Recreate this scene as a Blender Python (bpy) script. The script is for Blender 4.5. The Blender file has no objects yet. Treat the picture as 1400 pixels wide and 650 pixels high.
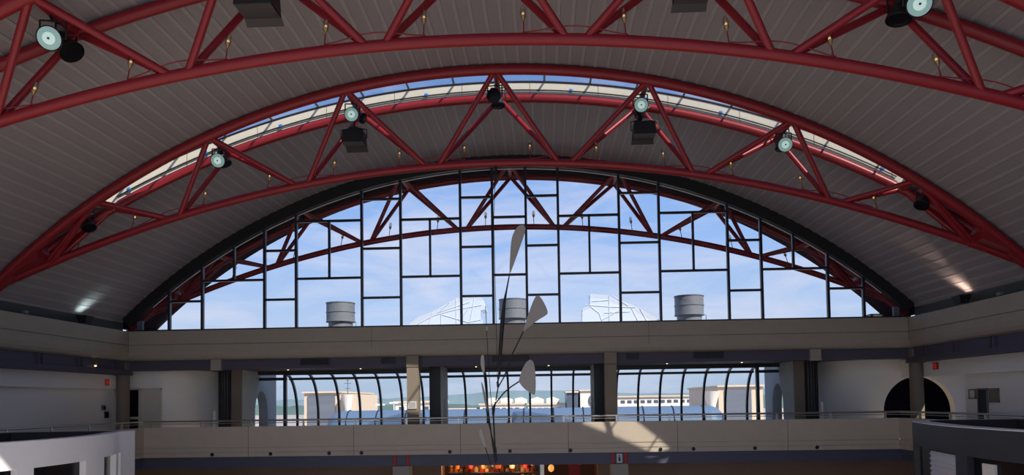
import bpy, math, random
from mathutils import Vector, Matrix
random.seed(7)
SC = bpy.context.scene
COL = SC.collection
sin, cos, pi, sqrt = math.sin, math.cos, math.pi, math.sqrt
V = Vector

# ------------------------------------------------------------------ camera
def make_camera():
    cd = bpy.data.cameras.new('camera'); cam = bpy.data.objects.new('camera', cd); COL.objects.link(cam)
    cd.sensor_width = 36.0; cd.lens = 1050.485/1400*36.0
    cd.shift_x = 0.0; cd.shift_y = (504.333-325)/1400
    cd.clip_end = 3000
    y, t, r = 0.0398994, 0.0427624, 0.0146151
    fwd = V((-sin(y), cos(y), 0)); right = V((cos(y), sin(y), 0)); up = V((0, 0, 1))
    f2 = fwd*cos(t)+up*sin(t); u2 = up*cos(t)-fwd*sin(t)
    r3 = right*cos(r)-u2*sin(r); u3 = u2*cos(r)+right*sin(r)
    M = Matrix((( r3.x, u3.x, -f2.x, 1.145), (r3.y, u3.y, -f2.y, 0.0), (r3.z, u3.z, -f2.z, 1.6), (0, 0, 0, 1)))
    cam.matrix_world = M
    SC.camera = cam
make_camera()

# ------------------------------------------------------------------ world, sun, exposure
SC.view_settings.view_transform = 'Standard'; SC.view_settings.look = 'None'
SC.view_settings.exposure = 0.0; SC.view_settings.gamma = 1.0; SC.view_settings.use_curve_mapping = False
SC.cycles.use_denoising = True
SC.cycles.max_bounces = 10; SC.cycles.diffuse_bounces = 5; SC.cycles.transparent_max_bounces = 24
SC.cycles.sample_clamp_indirect = 4.0

SKY_STRENGTH = 1.1
def make_world():
    w = bpy.data.worlds.new('sky'); SC.world = w; w.use_nodes = True
    n = w.node_tree.nodes; l = w.node_tree.links; n.clear()
    out = n.new('ShaderNodeOutputWorld'); bg = n.new('ShaderNodeBackground'); bg.inputs[1].default_value = SKY_STRENGTH
    tc = n.new('ShaderNodeTexCoord'); sx = n.new('ShaderNodeSeparateXYZ'); l.new(tc.outputs['Generated'], sx.inputs[0])
    rp = n.new('ShaderNodeValToRGB'); l.new(sx.outputs['Z'], rp.inputs[0])
    e = rp.color_ramp.elements
    e[0].position = 0.0; e[0].color = (0.44, 0.53, 0.65, 1)
    e[1].position = 0.6; e[1].color = (0.10, 0.23, 0.62, 1)
    a = e.new(0.05); a.color = (0.46, 0.57, 0.72, 1)
    a = e.new(0.10); a.color = (0.46, 0.60, 0.83, 1)
    a = e.new(0.20); a.color = (0.33, 0.51, 0.86, 1)
    a = e.new(0.30); a.color = (0.23, 0.41, 0.80, 1)
    # thin wispy cloud, stretched sideways
    mp = n.new('ShaderNodeMapping'); mp.inputs['Scale'].default_value = (3.0, 3.0, 13.0); mp.inputs['Rotation'].default_value = (0, 0.12, 0)
    l.new(tc.outputs['Generated'], mp.inputs[0])
    ns = n.new('ShaderNodeTexNoise'); ns.inputs['Scale'].default_value = 1.6; ns.inputs['Detail'].default_value = 8; ns.inputs['Roughness'].default_value = 0.62
    ns.inputs['Distortion'].default_value = 0.6
    l.new(mp.outputs[0], ns.inputs['Vector'])
    cr = n.new('ShaderNodeValToRGB'); l.new(ns.outputs['Fac'], cr.inputs[0])
    cr.color_ramp.elements[0].position = 0.42; cr.color_ramp.elements[0].color = (0, 0, 0, 1)
    cr.color_ramp.elements[1].position = 0.78; cr.color_ramp.elements[1].color = (0.95, 0.95, 0.95, 1)
    mx = n.new('ShaderNodeMixRGB'); l.new(cr.outputs[0], mx.inputs[0]); l.new(rp.outputs[0], mx.inputs[1]); mx.inputs[2].default_value = (0.70, 0.72, 0.85, 1)
    l.new(mx.outputs[0], bg.inputs[0]); l.new(bg.outputs[0], out.inputs[0])
make_world()

sd = bpy.data.lights.new('sun', 'SUN'); sd.energy = 7.5; sd.angle = 0.009; sd.color = (1.0, 0.9, 0.76)
sun = bpy.data.objects.new('sun', sd); COL.objects.link(sun)
sun.rotation_euler = V((-0.70, 0.80, -1.0)).to_track_quat('-Z', 'Y').to_euler()

# ------------------------------------------------------------------ materials
def mat(name, col, rough=0.6, metal=0.0, noise=0.0, nscale=4.0, spec=0.3, emit=None, estr=0.0, bump=0.0, stretch=(1, 1, 1)):
    m = bpy.data.materials.new(name); m.use_nodes = True
    n = m.node_tree.nodes; l = m.node_tree.links; b = n['Principled BSDF']
    b.inputs['Base Color'].default_value = (*col, 1); b.inputs['Roughness'].default_value = rough; b.inputs['Metallic'].default_value = metal
    b.inputs['Specular IOR Level'].default_value = spec
    if emit: b.inputs['Emission Color'].default_value = (*emit, 1); b.inputs['Emission Strength'].default_value = estr
    if noise or bump:
        tc = n.new('ShaderNodeTexCoord'); mp = n.new('ShaderNodeMapping'); mp.inputs['Scale'].default_value = stretch
        l.new(tc.outputs['Object'], mp.inputs[0])
        ns = n.new('ShaderNodeTexNoise'); ns.inputs['Scale'].default_value = nscale; ns.inputs['Detail'].default_value = 6; ns.inputs['Roughness'].default_value = 0.6
        l.new(mp.outputs[0], ns.inputs['Vector'])
        if noise:
            mx = n.new('ShaderNodeMixRGB')
            mx.inputs[1].default_value = (*[c*(1-noise) for c in col], 1); mx.inputs[2].default_value = (*[min(1, c*(1+noise)) for c in col], 1)
            l.new(ns.outputs['Fac'], mx.inputs[0]); l.new(mx.outputs[0], b.inputs['Base Color'])
        if bump:
            bp = n.new('ShaderNodeBump'); bp.inputs['Strength'].default_value = bump; bp.inputs['Distance'].default_value = 0.02
            l.new(ns.outputs['Fac'], bp.inputs['Height']); l.new(bp.outputs[0], b.inputs['Normal'])
    return m

def glass(name, tint=(0.95, 0.97, 1.0), refl=0.05, rough=0.02):
    m = bpy.data.materials.new(name); m.use_nodes = True
    n = m.node_tree.nodes; l = m.node_tree.links; n.clear()
    o = n.new('ShaderNodeOutputMaterial'); t = n.new('ShaderNodeBsdfTransparent'); t.inputs[0].default_value = (*tint, 1)
    g = n.new('ShaderNodeBsdfGlossy'); g.inputs['Roughness'].default_value = rough
    mx = n.new('ShaderNodeMixShader'); mx.inputs[0].default_value = refl
    l.new(t.outputs[0], mx.inputs[1]); l.new(g.outputs[0], mx.inputs[2]); l.new(mx.outputs[0], o.inputs[0])
    return m

def frosted(name, col, clear):
    m = bpy.data.materials.new(name); m.use_nodes = True
    n = m.node_tree.nodes; l = m.node_tree.links; n.clear()
    o = n.new('ShaderNodeOutputMaterial'); t = n.new('ShaderNodeBsdfTransparent'); d = n.new('ShaderNodeBsdfDiffuse'); d.inputs[0].default_value = (*col, 1)
    mx = n.new('ShaderNodeMixShader'); mx.inputs[0].default_value = 1-clear
    l.new(t.outputs[0], mx.inputs[1]); l.new(d.outputs[0], mx.inputs[2]); l.new(mx.outputs[0], o.inputs[0])
    return m

RED = mat('truss_red_paint', (0.225, 0.012, 0.020), 0.38, noise=0.10, nscale=3, spec=0.35)
DECKRIB = mat('deck_rib_lit_grey', (0.325, 0.30, 0.33), 0.5, noise=0.12, nscale=1.2, stretch=(3, 0.25, 3), spec=0.25)  # deck grey made paler on the ribs for the light they catch
DECK = mat('deck_grey_metal', (0.272, 0.250, 0.277), 0.5, noise=0.14, nscale=1.2, stretch=(3, 0.25, 3), spec=0.25)
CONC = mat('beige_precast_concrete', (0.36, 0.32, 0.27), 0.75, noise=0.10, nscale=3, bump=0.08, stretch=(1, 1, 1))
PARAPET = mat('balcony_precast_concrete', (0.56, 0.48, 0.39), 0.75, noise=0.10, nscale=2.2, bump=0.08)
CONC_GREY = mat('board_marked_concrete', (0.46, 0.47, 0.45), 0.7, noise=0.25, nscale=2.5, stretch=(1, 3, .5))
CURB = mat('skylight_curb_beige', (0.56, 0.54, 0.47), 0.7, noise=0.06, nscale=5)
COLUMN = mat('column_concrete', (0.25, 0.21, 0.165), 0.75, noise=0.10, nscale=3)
BLACK = mat('black_metal', (0.012, 0.012, 0.014), 0.45, spec=0.4)
MULL = mat('dark_blue_black_mullion', (0.012, 0.012, 0.022), 0.35, spec=0.5)
PURPLE = mat('purple_grey_band_paint', (0.085, 0.075, 0.11), 0.6, noise=0.08)
BLUEBAND = mat('blue_grey_band_paint', (0.10, 0.105, 0.15), 0.5, noise=0.08)
WHITEWALL = mat('white_painted_wall', (0.86, 0.82, 0.78), 0.7, noise=0.04, nscale=2)
DARKWALL = mat('dark_olive_wall', (0.055, 0.06, 0.06), 0.7, noise=0.1)
BROWN = mat('brown_column_paint', (0.20, 0.165, 0.13), 0.6, noise=0.08)
DOOR = mat('off_white_door_paint', (0.60, 0.54, 0.47), 0.55)
STEEL = mat('brushed_steel', (0.55, 0.52, 0.48), 0.3, metal=0.9, noise=0.06)
GALV = mat('galvanised_steel', (0.15, 0.165, 0.19), 0.6, metal=0.1, noise=0.22, nscale=3)
KWHITE = mat('kiosk_white_paint', (0.83, 0.85, 0.92), 0.45, noise=0.03)
KDARK = mat('kiosk_charcoal_paint', (0.034, 0.037, 0.048), 0.5, noise=0.08)
KRIM = mat('kiosk_grey_coping', (0.80, 0.78, 0.80), 0.5)
ROOFDK = mat('dark_roof_felt', (0.045, 0.04, 0.04), 0.8)
DARKGLASS = mat('dark_window_glass', (0.008, 0.008, 0.011), 0.2, spec=0.12)
FLOOR = mat('grey_terrazzo_floor', (0.52, 0.45, 0.36), 0.4, noise=0.12, nscale=8)
LOWWALL = mat('warm_grey_lower_wall', (0.40, 0.27, 0.20), 0.6, noise=0.15, nscale=1)
GLASS = glass('clear_window_glass')
SKYGLASS = glass('tinted_skylight_glass', (0.70, 0.72, 0.74), 0.04)
GLASS_L = glass('lounge_window_glass', (0.90, 0.95, 1.0), 0.04)
LENS = mat('flood_lens_glass', (0.20, 0.30, 0.29), 0.2, emit=(0.45, 0.75, 0.72), estr=0.26)
LENSHOT = mat('flood_lens_bright', (0.40, 0.5, 0.5), 0.2, emit=(0.7, 1.0, 0.92), estr=0.42)
BOX_BOTTOM = mat('dark_grey_diffuser', (0.06, 0.055, 0.06), 0.5)
BULB = mat('bulb_filament_glow', (0.9, 0.6, 0.25), 0.3, emit=(1.0, 0.62, 0.22), estr=0.8)
BULBGLASS = glass('bulb_jar_glass', (0.80, 0.74, 0.66), 0.12, 0.1)
BRASS = mat('dull_brass', (0.30, 0.20, 0.10), 0.4, metal=0.7)
BLADE = mat('mobile_grey_blade', (0.36, 0.335, 0.325), 0.6, noise=0.05)
EXITRED = mat('red_sign_glow', (0.5, 0.03, 0.02), 0.5, emit=(1.0, 0.08, 0.05), estr=0.10)
REDPAINT = mat('bright_red_paint', (0.45, 0.03, 0.03), 0.5)
WARMLAMP = mat('warm_lamp_glow', (1, 0.8, 0.5), 0.4, emit=(1.0, 0.68, 0.35), estr=3.0)
BLUECLIP = mat('blue_clip', (0.05, 0.18, 0.55), 0.4)
SIGN = mat('pale_notice_paper', (0.62, 0.61, 0.60), 0.5)

# ------------------------------------------------------------------ mesh helpers
class MB:
    def __init__(s): s.v = []; s.f = []; s.m = []; s.s = []
    def face(s, pts, mi=0, smooth=False):
        b = len(s.v); s.v += [tuple(p) for p in pts]; s.f.append(tuple(range(b, b+len(pts)))); s.m.append(mi); s.s.append(smooth)
    def grid(s, rows, mi=0, smooth=True, closed=False):
        b = len(s.v); n = len(rows[0])
        for r in rows: s.v += [tuple(p) for p in r]
        for i in range(len(rows)-1):
            for j in range(n if closed else n-1):
                k = (j+1) % n
                s.f.append((b+i*n+j, b+i*n+k, b+(i+1)*n+k, b+(i+1)*n+j)); s.m.append(mi); s.s.append(smooth)
        return s
    def box(s, a, b, mi=0):
        x0, y0, z0 = a; x1, y1, z1 = b
        c = [(x0, y0, z0), (x1, y0, z0), (x1, y1, z0), (x0, y1, z0), (x0, y0, z1), (x1, y0, z1), (x1, y1, z1), (x0, y1, z1)]
        k = len(s.v); s.v += c
        for q in ((0, 3, 2, 1), (4, 5, 6, 7), (0, 1, 5, 4), (1, 2, 6, 5), (2, 3, 7, 6), (3, 0, 4, 7)):
            s.f.append(tuple(k+i for i in q)); s.m.append(mi); s.s.append(False)
        return s
    def tube(s, pts, r, n=10, mi=0, cap=True):
        pts = [V(p) for p in pts]; rs = r if isinstance(r, (list, tuple)) else [r]*len(pts)
        t0 = (pts[1]-pts[0]).normalized()
        ref = V((0, 0, 1)) if abs(t0.z) < 0.9 else V((0, 1, 0))
        u = (ref-t0*ref.dot(t0)).normalized(); rows = []
        for i, p in enumerate(pts):
            if i == 0: t = pts[1]-pts[0]
            elif i == len(pts)-1: t = pts[-1]-pts[-2]
            else: t = pts[i+1]-pts[i-1]
            t.normalize(); u = (u-t*u.dot(t)).normalized(); w = t.cross(u)
            rows.append([p+(u*cos(2*pi*k/n)+w*sin(2*pi*k/n))*rs[i] for k in range(n)])
        s.grid(rows, mi, True, True)
        if cap: s.face(rows[0][::-1], mi); s.face(rows[-1], mi)
        return s
    def lathe(s, prof, origin=(0, 0, 0), axis=(0, 0, 1), n=24, mi=0, smooth=True):
        o = V(origin); a = V(axis).normalized()
        ref = V((0, 0, 1)) if abs(a.z) < 0.9 else V((1, 0, 0))
        u = (ref-a*ref.dot(a)).normalized(); w = a.cross(u)
        for (r0, h0), (r1, h1) in zip(prof[:-1], prof[1:]):
            s.grid([[o+a*h+(u*cos(2*pi*k/n)+w*sin(2*pi*k/n))*max(r, 1e-4) for k in range(n)] for r, h in ((r0, h0), (r1, h1))], mi, smooth, True)
        return s
    def prism(s, poly, fn, d0, d1, mi=0):
        """poly in 2-D, fn(u, v, d) -> point; extruded from d0 to d1"""
        A = [fn(u, v, d0) for u, v in poly]; B = [fn(u, v, d1) for u, v in poly]; n = len(poly)
        s.face(A, mi); s.face(B[::-1], mi)
        for i in range(n):
            j = (i+1) % n; s.face([A[j], A[i], B[i], B[j]], mi)
        return s
    def build(s, name, m, parent=None):
        me = bpy.data.meshes.new(name); me.from_pydata(s.v, [], s.f)
        ms = m if isinstance(m, (list, tuple)) else [m]
        for q in ms: me.materials.append(q)
        me.polygons.foreach_set('material_index', s.m); me.polygons.foreach_set('use_smooth', s.s); me.update()
        o = bpy.data.objects.new(name, me); COL.objects.link(o)
        if parent is not None:
            o.parent = parent
            o.matrix_parent_inverse = Matrix.Translation(-parent.location) if parent.type == 'EMPTY' else Matrix.Identity(4)
        return o

XZ = lambda u, v, d: (u, d, v)
YZ = lambda u, v, d: (d, u, v)
XY = lambda u, v, d: (u, v, d)

def tag(o, label, cat, group=None):
    o['label'] = label; o['category'] = cat
    if group: o['group'] = group
    return o
def thing(name, label, cat, loc=(0, 0, 0), group=None):
    o = bpy.data.objects.new(name, None); o.empty_display_size = 0.1; COL.objects.link(o); o.location = loc
    return tag(o, label, cat, group)
def struct(name, mb, m, parent=None):
    o = mb.build(name, m, parent)
    if parent is None: o['kind'] = 'structure'
    return o
def copy_tree(o, loc, label, parent=None):
    c = o.copy(); COL.objects.link(c); c.location = loc; c['label'] = label
    for ch in o.children:
        d = ch.copy(); COL.objects.link(d); d.parent = c
        for g in ch.children:
            e = g.copy(); COL.objects.link(e); e.parent = d
    return c
ORD = ['first', 'second', 'third', 'fourth', 'fifth', 'sixth', 'seventh', 'eighth', 'ninth', 'tenth', 'eleventh', 'twelfth', 'thirteenth', 'fourteenth', 'fifteenth', 'sixteenth']
def nth(i, n):
    """reading from whichever end is nearer"""
    if i < n/2: return ('leftmost' if i == 0 else ORD[i]+' from the left')
    j = n-1-i
    return ('rightmost' if j == 0 else ORD[j]+' from the right')

# ------------------------------------------------------------------ the vault
ZC, RD = -10.26, 20.92                       # centre height and radius of the deck's underside
arc_z = lambda x, R=RD, zc=ZC: zc+sqrt(max(R*R-x*x, 0))
yf = lambda x: 20.22+0.42*(x/14)**2          # plan lines of the two top chords (they pinch together at the ends)
yb = lambda x: 22.20-1.35*(x/14)**2
REAR = -4.0                                  # the hall is open to the daylight behind the viewpoint
SLOT = 11.3                                  # skylight half length
SHIFTS = (0.0,)                              # the skylight over the middle truss

def deck_profile(x0, x1):
    pts = []; pitch = 0.34
    a0, a1 = math.asin(x0/RD), math.asin(x1/RD); n = max(1, round((a1-a0)*RD/pitch)); p = (a1-a0)/n
    for i in range(n):
        for f, d in ((0.0, 0), (0.68, 0), (0.72, -0.014), (0.96, -0.014)):
            a = a0+(i+f)*p; pts.append((sin(a)*(RD+d), ZC+cos(a)*(RD+d)))
    pts.append((sin(a1)*RD, ZC+cos(a1)*RD))
    return pts
def vault():
    mb = MB()
    def strip(x0, x1, ya, yb_):
        P = deck_profile(x0, x1)
        mb.grid([[(x, ya(x), z) for x, z in P], [(x, yb_(x), z) for x, z in P]], 0, False)
        for j in range(len(P)-1):
            if j % 4 == 2: mb.m[-(len(P)-1)+j] = 2
        Q = [(x0+(x1-x0)*i/40) for i in range(41)]
        mb.grid([[(x, yb_(x), arc_z(x, 21.06)) for x in Q], [(x, ya(x), arc_z(x, 21.06)) for x in Q]], 1, True)
    E = 14.75
    prev = lambda x: 6.1
    for sh in SHIFTS:
        a = (lambda s: (lambda x: yf(x)+s+0.11))(sh); b = (lambda s: (lambda x: yb(x)+s+0.06))(sh)
        strip(-E, E, prev, a)
        strip(-E, -SLOT, a, b); strip(SLOT, E, a, b)
        prev = b
    strip(-E, E, prev, lambda x: 28.05)
    o = mb.build('ceiling', [DECK, ROOFDK, DECKRIB]); o['kind'] = 'structure'
vault()
def eave():
    m = MB(); X = [-14.75+29.5*i/80 for i in range(81)]
    m.grid([[(x, 28.05, arc_z(x, RD-0.02)) for x in X], [(x, 30.7, arc_z(x, RD-0.02)) for x in X], [(x, 30.7, arc_z(x, 21.06)) for x in X], [(x, 28.05, arc_z(x, 21.06)) for x in X]], 0, True)
    struct('ceiling_eave', m, mat('maroon_eave_soffit', (0.022, 0.008, 0.014), 0.95, spec=0.02))

def skylight(k, sh):
    N = 68; X = [-SLOT+2*SLOT*i/N for i in range(N+1)]; RT = 21.27
    a = lambda x: yf(x)+sh+0.11
    b = lambda x: yb(x)+sh+0.06
    w = MB()
    for y_, d in ((a, -0.08), (b, 0.08)):
        for q in (0, d): w.grid([[(x, y_(x)+q, arc_z(x, RD-0.12)) for x in X], [(x, y_(x)+q, arc_z(x, RT)) for x in X]], 0, True)
        w.grid([[(x, y_(x), arc_z(x, RT)) for x in X], [(x, y_(x)+d, arc_z(x, RT)) for x in X]], 0, True)
    for x in (-SLOT, SLOT):
        w.face([(x, a(x), arc_z(x)), (x, b(x), arc_z(x)), (x, b(x), arc_z(x, RT)), (x, a(x), arc_z(x, RT))])
    o = w.build('window_%d' % k, CURB); o['kind'] = 'structure'
    g = MB(); g.grid([[(x, a(x), arc_z(x, RT+0.03)) for x in X], [(x, b(x), arc_z(x, RT+0.03)) for x in X]], 0, True); g.build('glazing', SKYGLASS, o)
    f = MB()
    for y_ in (a, b): f.tube([(x, y_(x), arc_z(x, RT+0.015)) for x in X], 0.03, 6)
    f.build('frame', MULL, o)
    for i in range(-8, 9):
        x = i*1.3333
        MB().tube([(x, a(x), arc_z(x, RT+0.02)), (x, b(x), arc_z(x, RT+0.02))], 0.032, 8).build('mullion', MULL, o)
    if sh > -10:
        j = MB()
        for i in range(-5, 6):
            x = i*2+0.9
            j.box((x-0.006, b(x)-0.004, arc_z(x, RD)), (x+0.006, b(x)+0.01, arc_z(x, RT)), 0)
        j.build('joint', DARKWALL, o)
eave()
for k, sh in enumerate(SHIFTS): skylight(k+2, sh)

def curb_cable(sh, where):
    t = thing('curb_cable', 'thin dark cable run with blue clips along the skylight curb above the %s truss' % where, 'cable', (0, yb(0)+sh, arc_z(0, 21.05)))
    X = [-11.0+22*i/60 for i in range(61)]
    for R in (21.02, 20.90):
        MB().tube([(x, yb(x)+sh+0.02, arc_z(x, R)) for x in X], 0.021, 6).build('cable', BLACK, t)
    for i in range(-5, 6):
        if i % 2 == 0 and abs(i) < 5: pass
        x = -10.7+21.4*(i+5)/10*0.995+0.03
        z = arc_z(x, 21.03); y = yb(x)+sh-0.01
        MB().lathe([(0, -0.06), (0.045, -0.05), (0.055, 0), (0.045, 0.05), (0, 0.06)], (x, y, z), (1, 0, -x/20), 10).build('clip', BLUECLIP, t)
curb_cable(0.0, 'middle')

# ------------------------------------------------------------------ trusses
TOPN = [-11.1, -7.87, -4.06, 0.0, 4.06, 7.87, 11.1]
BOTN = [-12.9, -9.27, -5.58, -1.86, 1.86, 5.58, 9.27, 12.9]
RB, ZB = 32.6, -24.31
bot_z = lambda x, dz=0: ZB+sqrt(RB*RB-x*x)+dz
RT_CH = 20.76
def truss(where, label, sh, yc):
    f = lambda x: yf(x)+sh
    b = lambda x: yb(x)+sh
    t = thing('roof_truss', label, 'truss', (0, yc, bot_z(0)))
    X = [-14.5+29*i/72 for i in range(73)]
    MB().tube([(x, f(x), arc_z(x, RT_CH)) for x in X], 0.138, 14).build('top_chord', RED, t)
    MB().tube([(x, b(x), arc_z(x, RT_CH)) for x in X], 0.122, 14).build('top_chord', RED, t)
    Xb = [-14.3+28.6*i/72 for i in range(73)]
    yb_ = lambda x: yc+(f(14)-yc)*(x/14.3)**6*0.6
    MB().tube([(x, yb_(x), bot_z(x)) for x in Xb], 0.112, 14).build('bottom_chord', RED, t)
    for x in BOTN:
        for xn in TOPN:
            d = abs(xn-x)
            if d < 2.4:
                for y_ in (f, b):
                    A = V((x+(0.16 if xn > x else -0.16), yb_(x), bot_z(x))); B = V((xn, y_(xn), arc_z(xn, RT_CH)))
                    MB().tube([A, B], 0.074, 12).build('web', RED, t)
    for xn in TOPN:
        MB().tube([(xn, f(xn), arc_z(xn, RT_CH)), (xn, b(xn), arc_z(xn, RT_CH))], 0.075, 10).build('strut', RED, t)
        if abs(xn) > 11:
            s = 1 if xn > 0 else -1
            for y_ in (f, b):
                MB().tube([(xn, y_(xn), arc_z(xn, RT_CH)), (s*12.9, yb_(12.9), bot_z(12.9))], 0.07, 10).build('web', RED, t)
    for s in (-1, 1):
        xs = [12.75+1.75*i/10 for i in range(11)]
        poly = [(s*x, arc_z(x, RT_CH)) for x in xs]+[(s*x, bot_z(x)) for x in xs[::-1] if bot_z(x) < arc_z(x, RT_CH)-0.01]
        g = MB(); g.prism(poly, XZ, f(13.6)-0.11, b(13.6)+0.09); g.build('gusset_plate', RED, t)
    for i in range(len(BOTN)):
        x0 = BOTN[i]
        if abs(x0) > 12 or where == 'far': continue
        P = []
        for q in range(13):
            x = x0-0.95+1.9*q/12
            P.append((x, yb_(x)-0.06-0.05*cos((x-x0)/0.95*pi/2), bot_z(x)+0.105+0.10*cos((x-x0)/0.95*pi/2)**2))
        MB().tube(P, 0.013, 6).build('conduit', RED, t)
    return t
truss('near', 'dark red tubular arched roof truss nearest overhead, crossing the top of the picture', -7.32, 13.9)
truss('middle', 'red arched roof truss under the bright skylight, between the other two trusses', 0.0, 21.25)
truss('far', 'red arched roof truss seen outside through the big arched window', 7.95, 29.2)

# ------------------------------------------------------------------ big arched window
MX = [0.617, 1.80, 4.02, 5.47, 7.93, 9.12, 11.47, 12.72]
WY = 28.0
in_z = lambda x: -10.56+sqrt(20.79**2-x*x)
def big_window():
    fr = MB(); N = 80; X = [-14.2+28.4*i/N for i in range(N+1)]
    inn = [(x, max(in_z(x), 4.4)) for x in X]; outr = [(x*1.02, arc_z(x*1.02, RD+0.04)) for x in X]
    for y in (WY-0.16, WY+0.16):
        fr.grid([[(x, y, z) for x, z in inn], [(x, y, z) for x, z in outr]], 0, False)
    fr.grid([[(x, WY-0.16, z) for x, z in inn], [(x, WY+0.16, z) for x, z in inn]], 0, True)
    fr.box((-14.3, WY-0.14, 4.36), (14.3, WY+0.14, 4.45))
    o = fr.build('window_1', BLACK); o['kind'] = 'structure'
    for s in (-1, 1):
        for x in MX:
            MB().box((s*x-0.045, WY-0.07, 4.42), (s*x+0.045, WY+0.07, in_z(x)+0.1)).build('mullion', MULL, o)
    bars = [(-0.617, 0.617, (8.39, 6.25))]
    for a, b, zs in ((0.617, 1.80, (9.15, 7.31, 5.49)), (1.80, 4.02, (8.38, 6.25)), (4.02, 5.47, (9.17, 7.33, 5.5)), (5.47, 7.93, (8.40, 6.26)),
                     (7.93, 9.12, (7.33, 5.5)), (9.12, 11.47, (6.25,)), (11.47, 12.72, (5.5,))):
        bars += [(a, b, zs), (-b, -a, zs)]
    for a, b, zs in bars:
        for z in zs: MB().box((a, WY-0.055, z-0.04), (b, WY+0.055, z+0.04)).build('transom', MULL, o)
    for s in (-1, 1):
        for x, z0, z1 in ((2.93, 6.25, 8.39), (6.69, 6.26, 8.40), (10.27, 6.25, in_z(10.27)+0.05)):
            MB().box((s*x-0.038, WY-0.055, z0), (s*x+0.038, WY+0.055, z1)).build('mullion', MULL, o)
    # pale outside jamb plates at the springing and the pale reveal behind the arch
    pj = MB()
    for s in (-1, 1): pj.box((s*13.95-0.10, WY+0.17, 4.42), (s*13.95+0.10, WY+0.3, 4.82))
    pj.build('jamb', GALV, o)
    rv = MB(); Xr = [-13.4+26.8*i/N for i in range(N+1)]
    rv.tube([(x, WY+0.1, in_z(x)-0.02) for x in Xr], 0.02, 6); rv.build('bead', KRIM, o)
    g = MB(); poly = [(x, in_z(x)) for x in X if in_z(x) > 4.4]; poly = [(poly[0][0], 4.42)]+poly+[(poly[-1][0], 4.42)]
    g.face([(x, WY, z) for x, z in poly]); g.build('glazing', GLASS, o)
big_window()

# ------------------------------------------------------------------ ledge beams, bands, walls
LX = 14.2
ledge_prof = [(0.0, 4.40), (0.0, 3.90), (0.045, 3.898), (0.045, 3.872), (0.0, 3.87), (0.0, 3.62), (0.03, 3.48), (0.10, 3.38), (0.22, 3.33), (0.55, 3.32), (0.55, 4.40)]
def ledges():
    m = MB()
    rows = [[(x, 28.0-0.15+d, z) for d, z in ledge_prof] for x in (-LX-0.3, LX+0.3)]; m.grid(rows, 0, False, True)
    for x in (-14.19, -5.1, 5.0, 14.19): m.box((x-0.006, 27.846, 3.6), (x+0.006, 27.86, 4.40), 1)
    struct('trim_1', m, [CONC, DARKWALL])
    for s, k in ((-1, 2), (1, 3)):
        m = MB(); rows = [[(s*(LX+d), y, z) for d, z in ledge_prof] for y in (REAR, 28.0)]; m.grid(rows, 0, False, True)
        struct('trim_%d' % k, m, [CONC, DARKWALL])
        # dark wall strip between ledge and vault
        m = MB(); m.box((min(s*14.55, s*14.9), REAR, 4.0), (max(s*14.55, s*14.9), 28.1, 4.86)); struct('wall_%s_upper' % ('left' if s < 0 else 'right'), m, DARKWALL)
        # purple band under the ledge, with a recessed grille run and ribs
        m = MB(); a, b = sorted((s*14.36, s*14.9)); m.box((a, REAR, 2.80), (b, 28.4, 2.98))
        a, b = sorted((s*14.46, s*14.9)); m.box((a, REAR, 2.98), (b, 28.4, 3.34))
        for y in [27.2-2.05*i for i in range(16)]:
            a, b = sorted((s*14.40, s*14.5)); m.box((a, y-0.05, 2.98), (b, y+0.05, 3.33)); m.box((a, y+0.2, 2.98), (b, y+0.24, 3.33))
        struct('trim_%d' % (k+2), m, PURPLE)
    m = MB(); m.box((-14.4, 28.3, 2.95), (14.4, 28.75, 3.40)); struct('trim_6', m, PURPLE)
ledges()
BL = MB()
for i, x in enumerate((-11.05, 11.03)):
    m = MB(); m.box((x-0.19, 28.18, 2.94), (x+0.19, 28.32, 3.33)); m.box((x-0.21, 28.16, 2.92), (x+0.21, 28.33, 2.96))
    struct('trim_%d' % (7+i), m, CONC)

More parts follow.
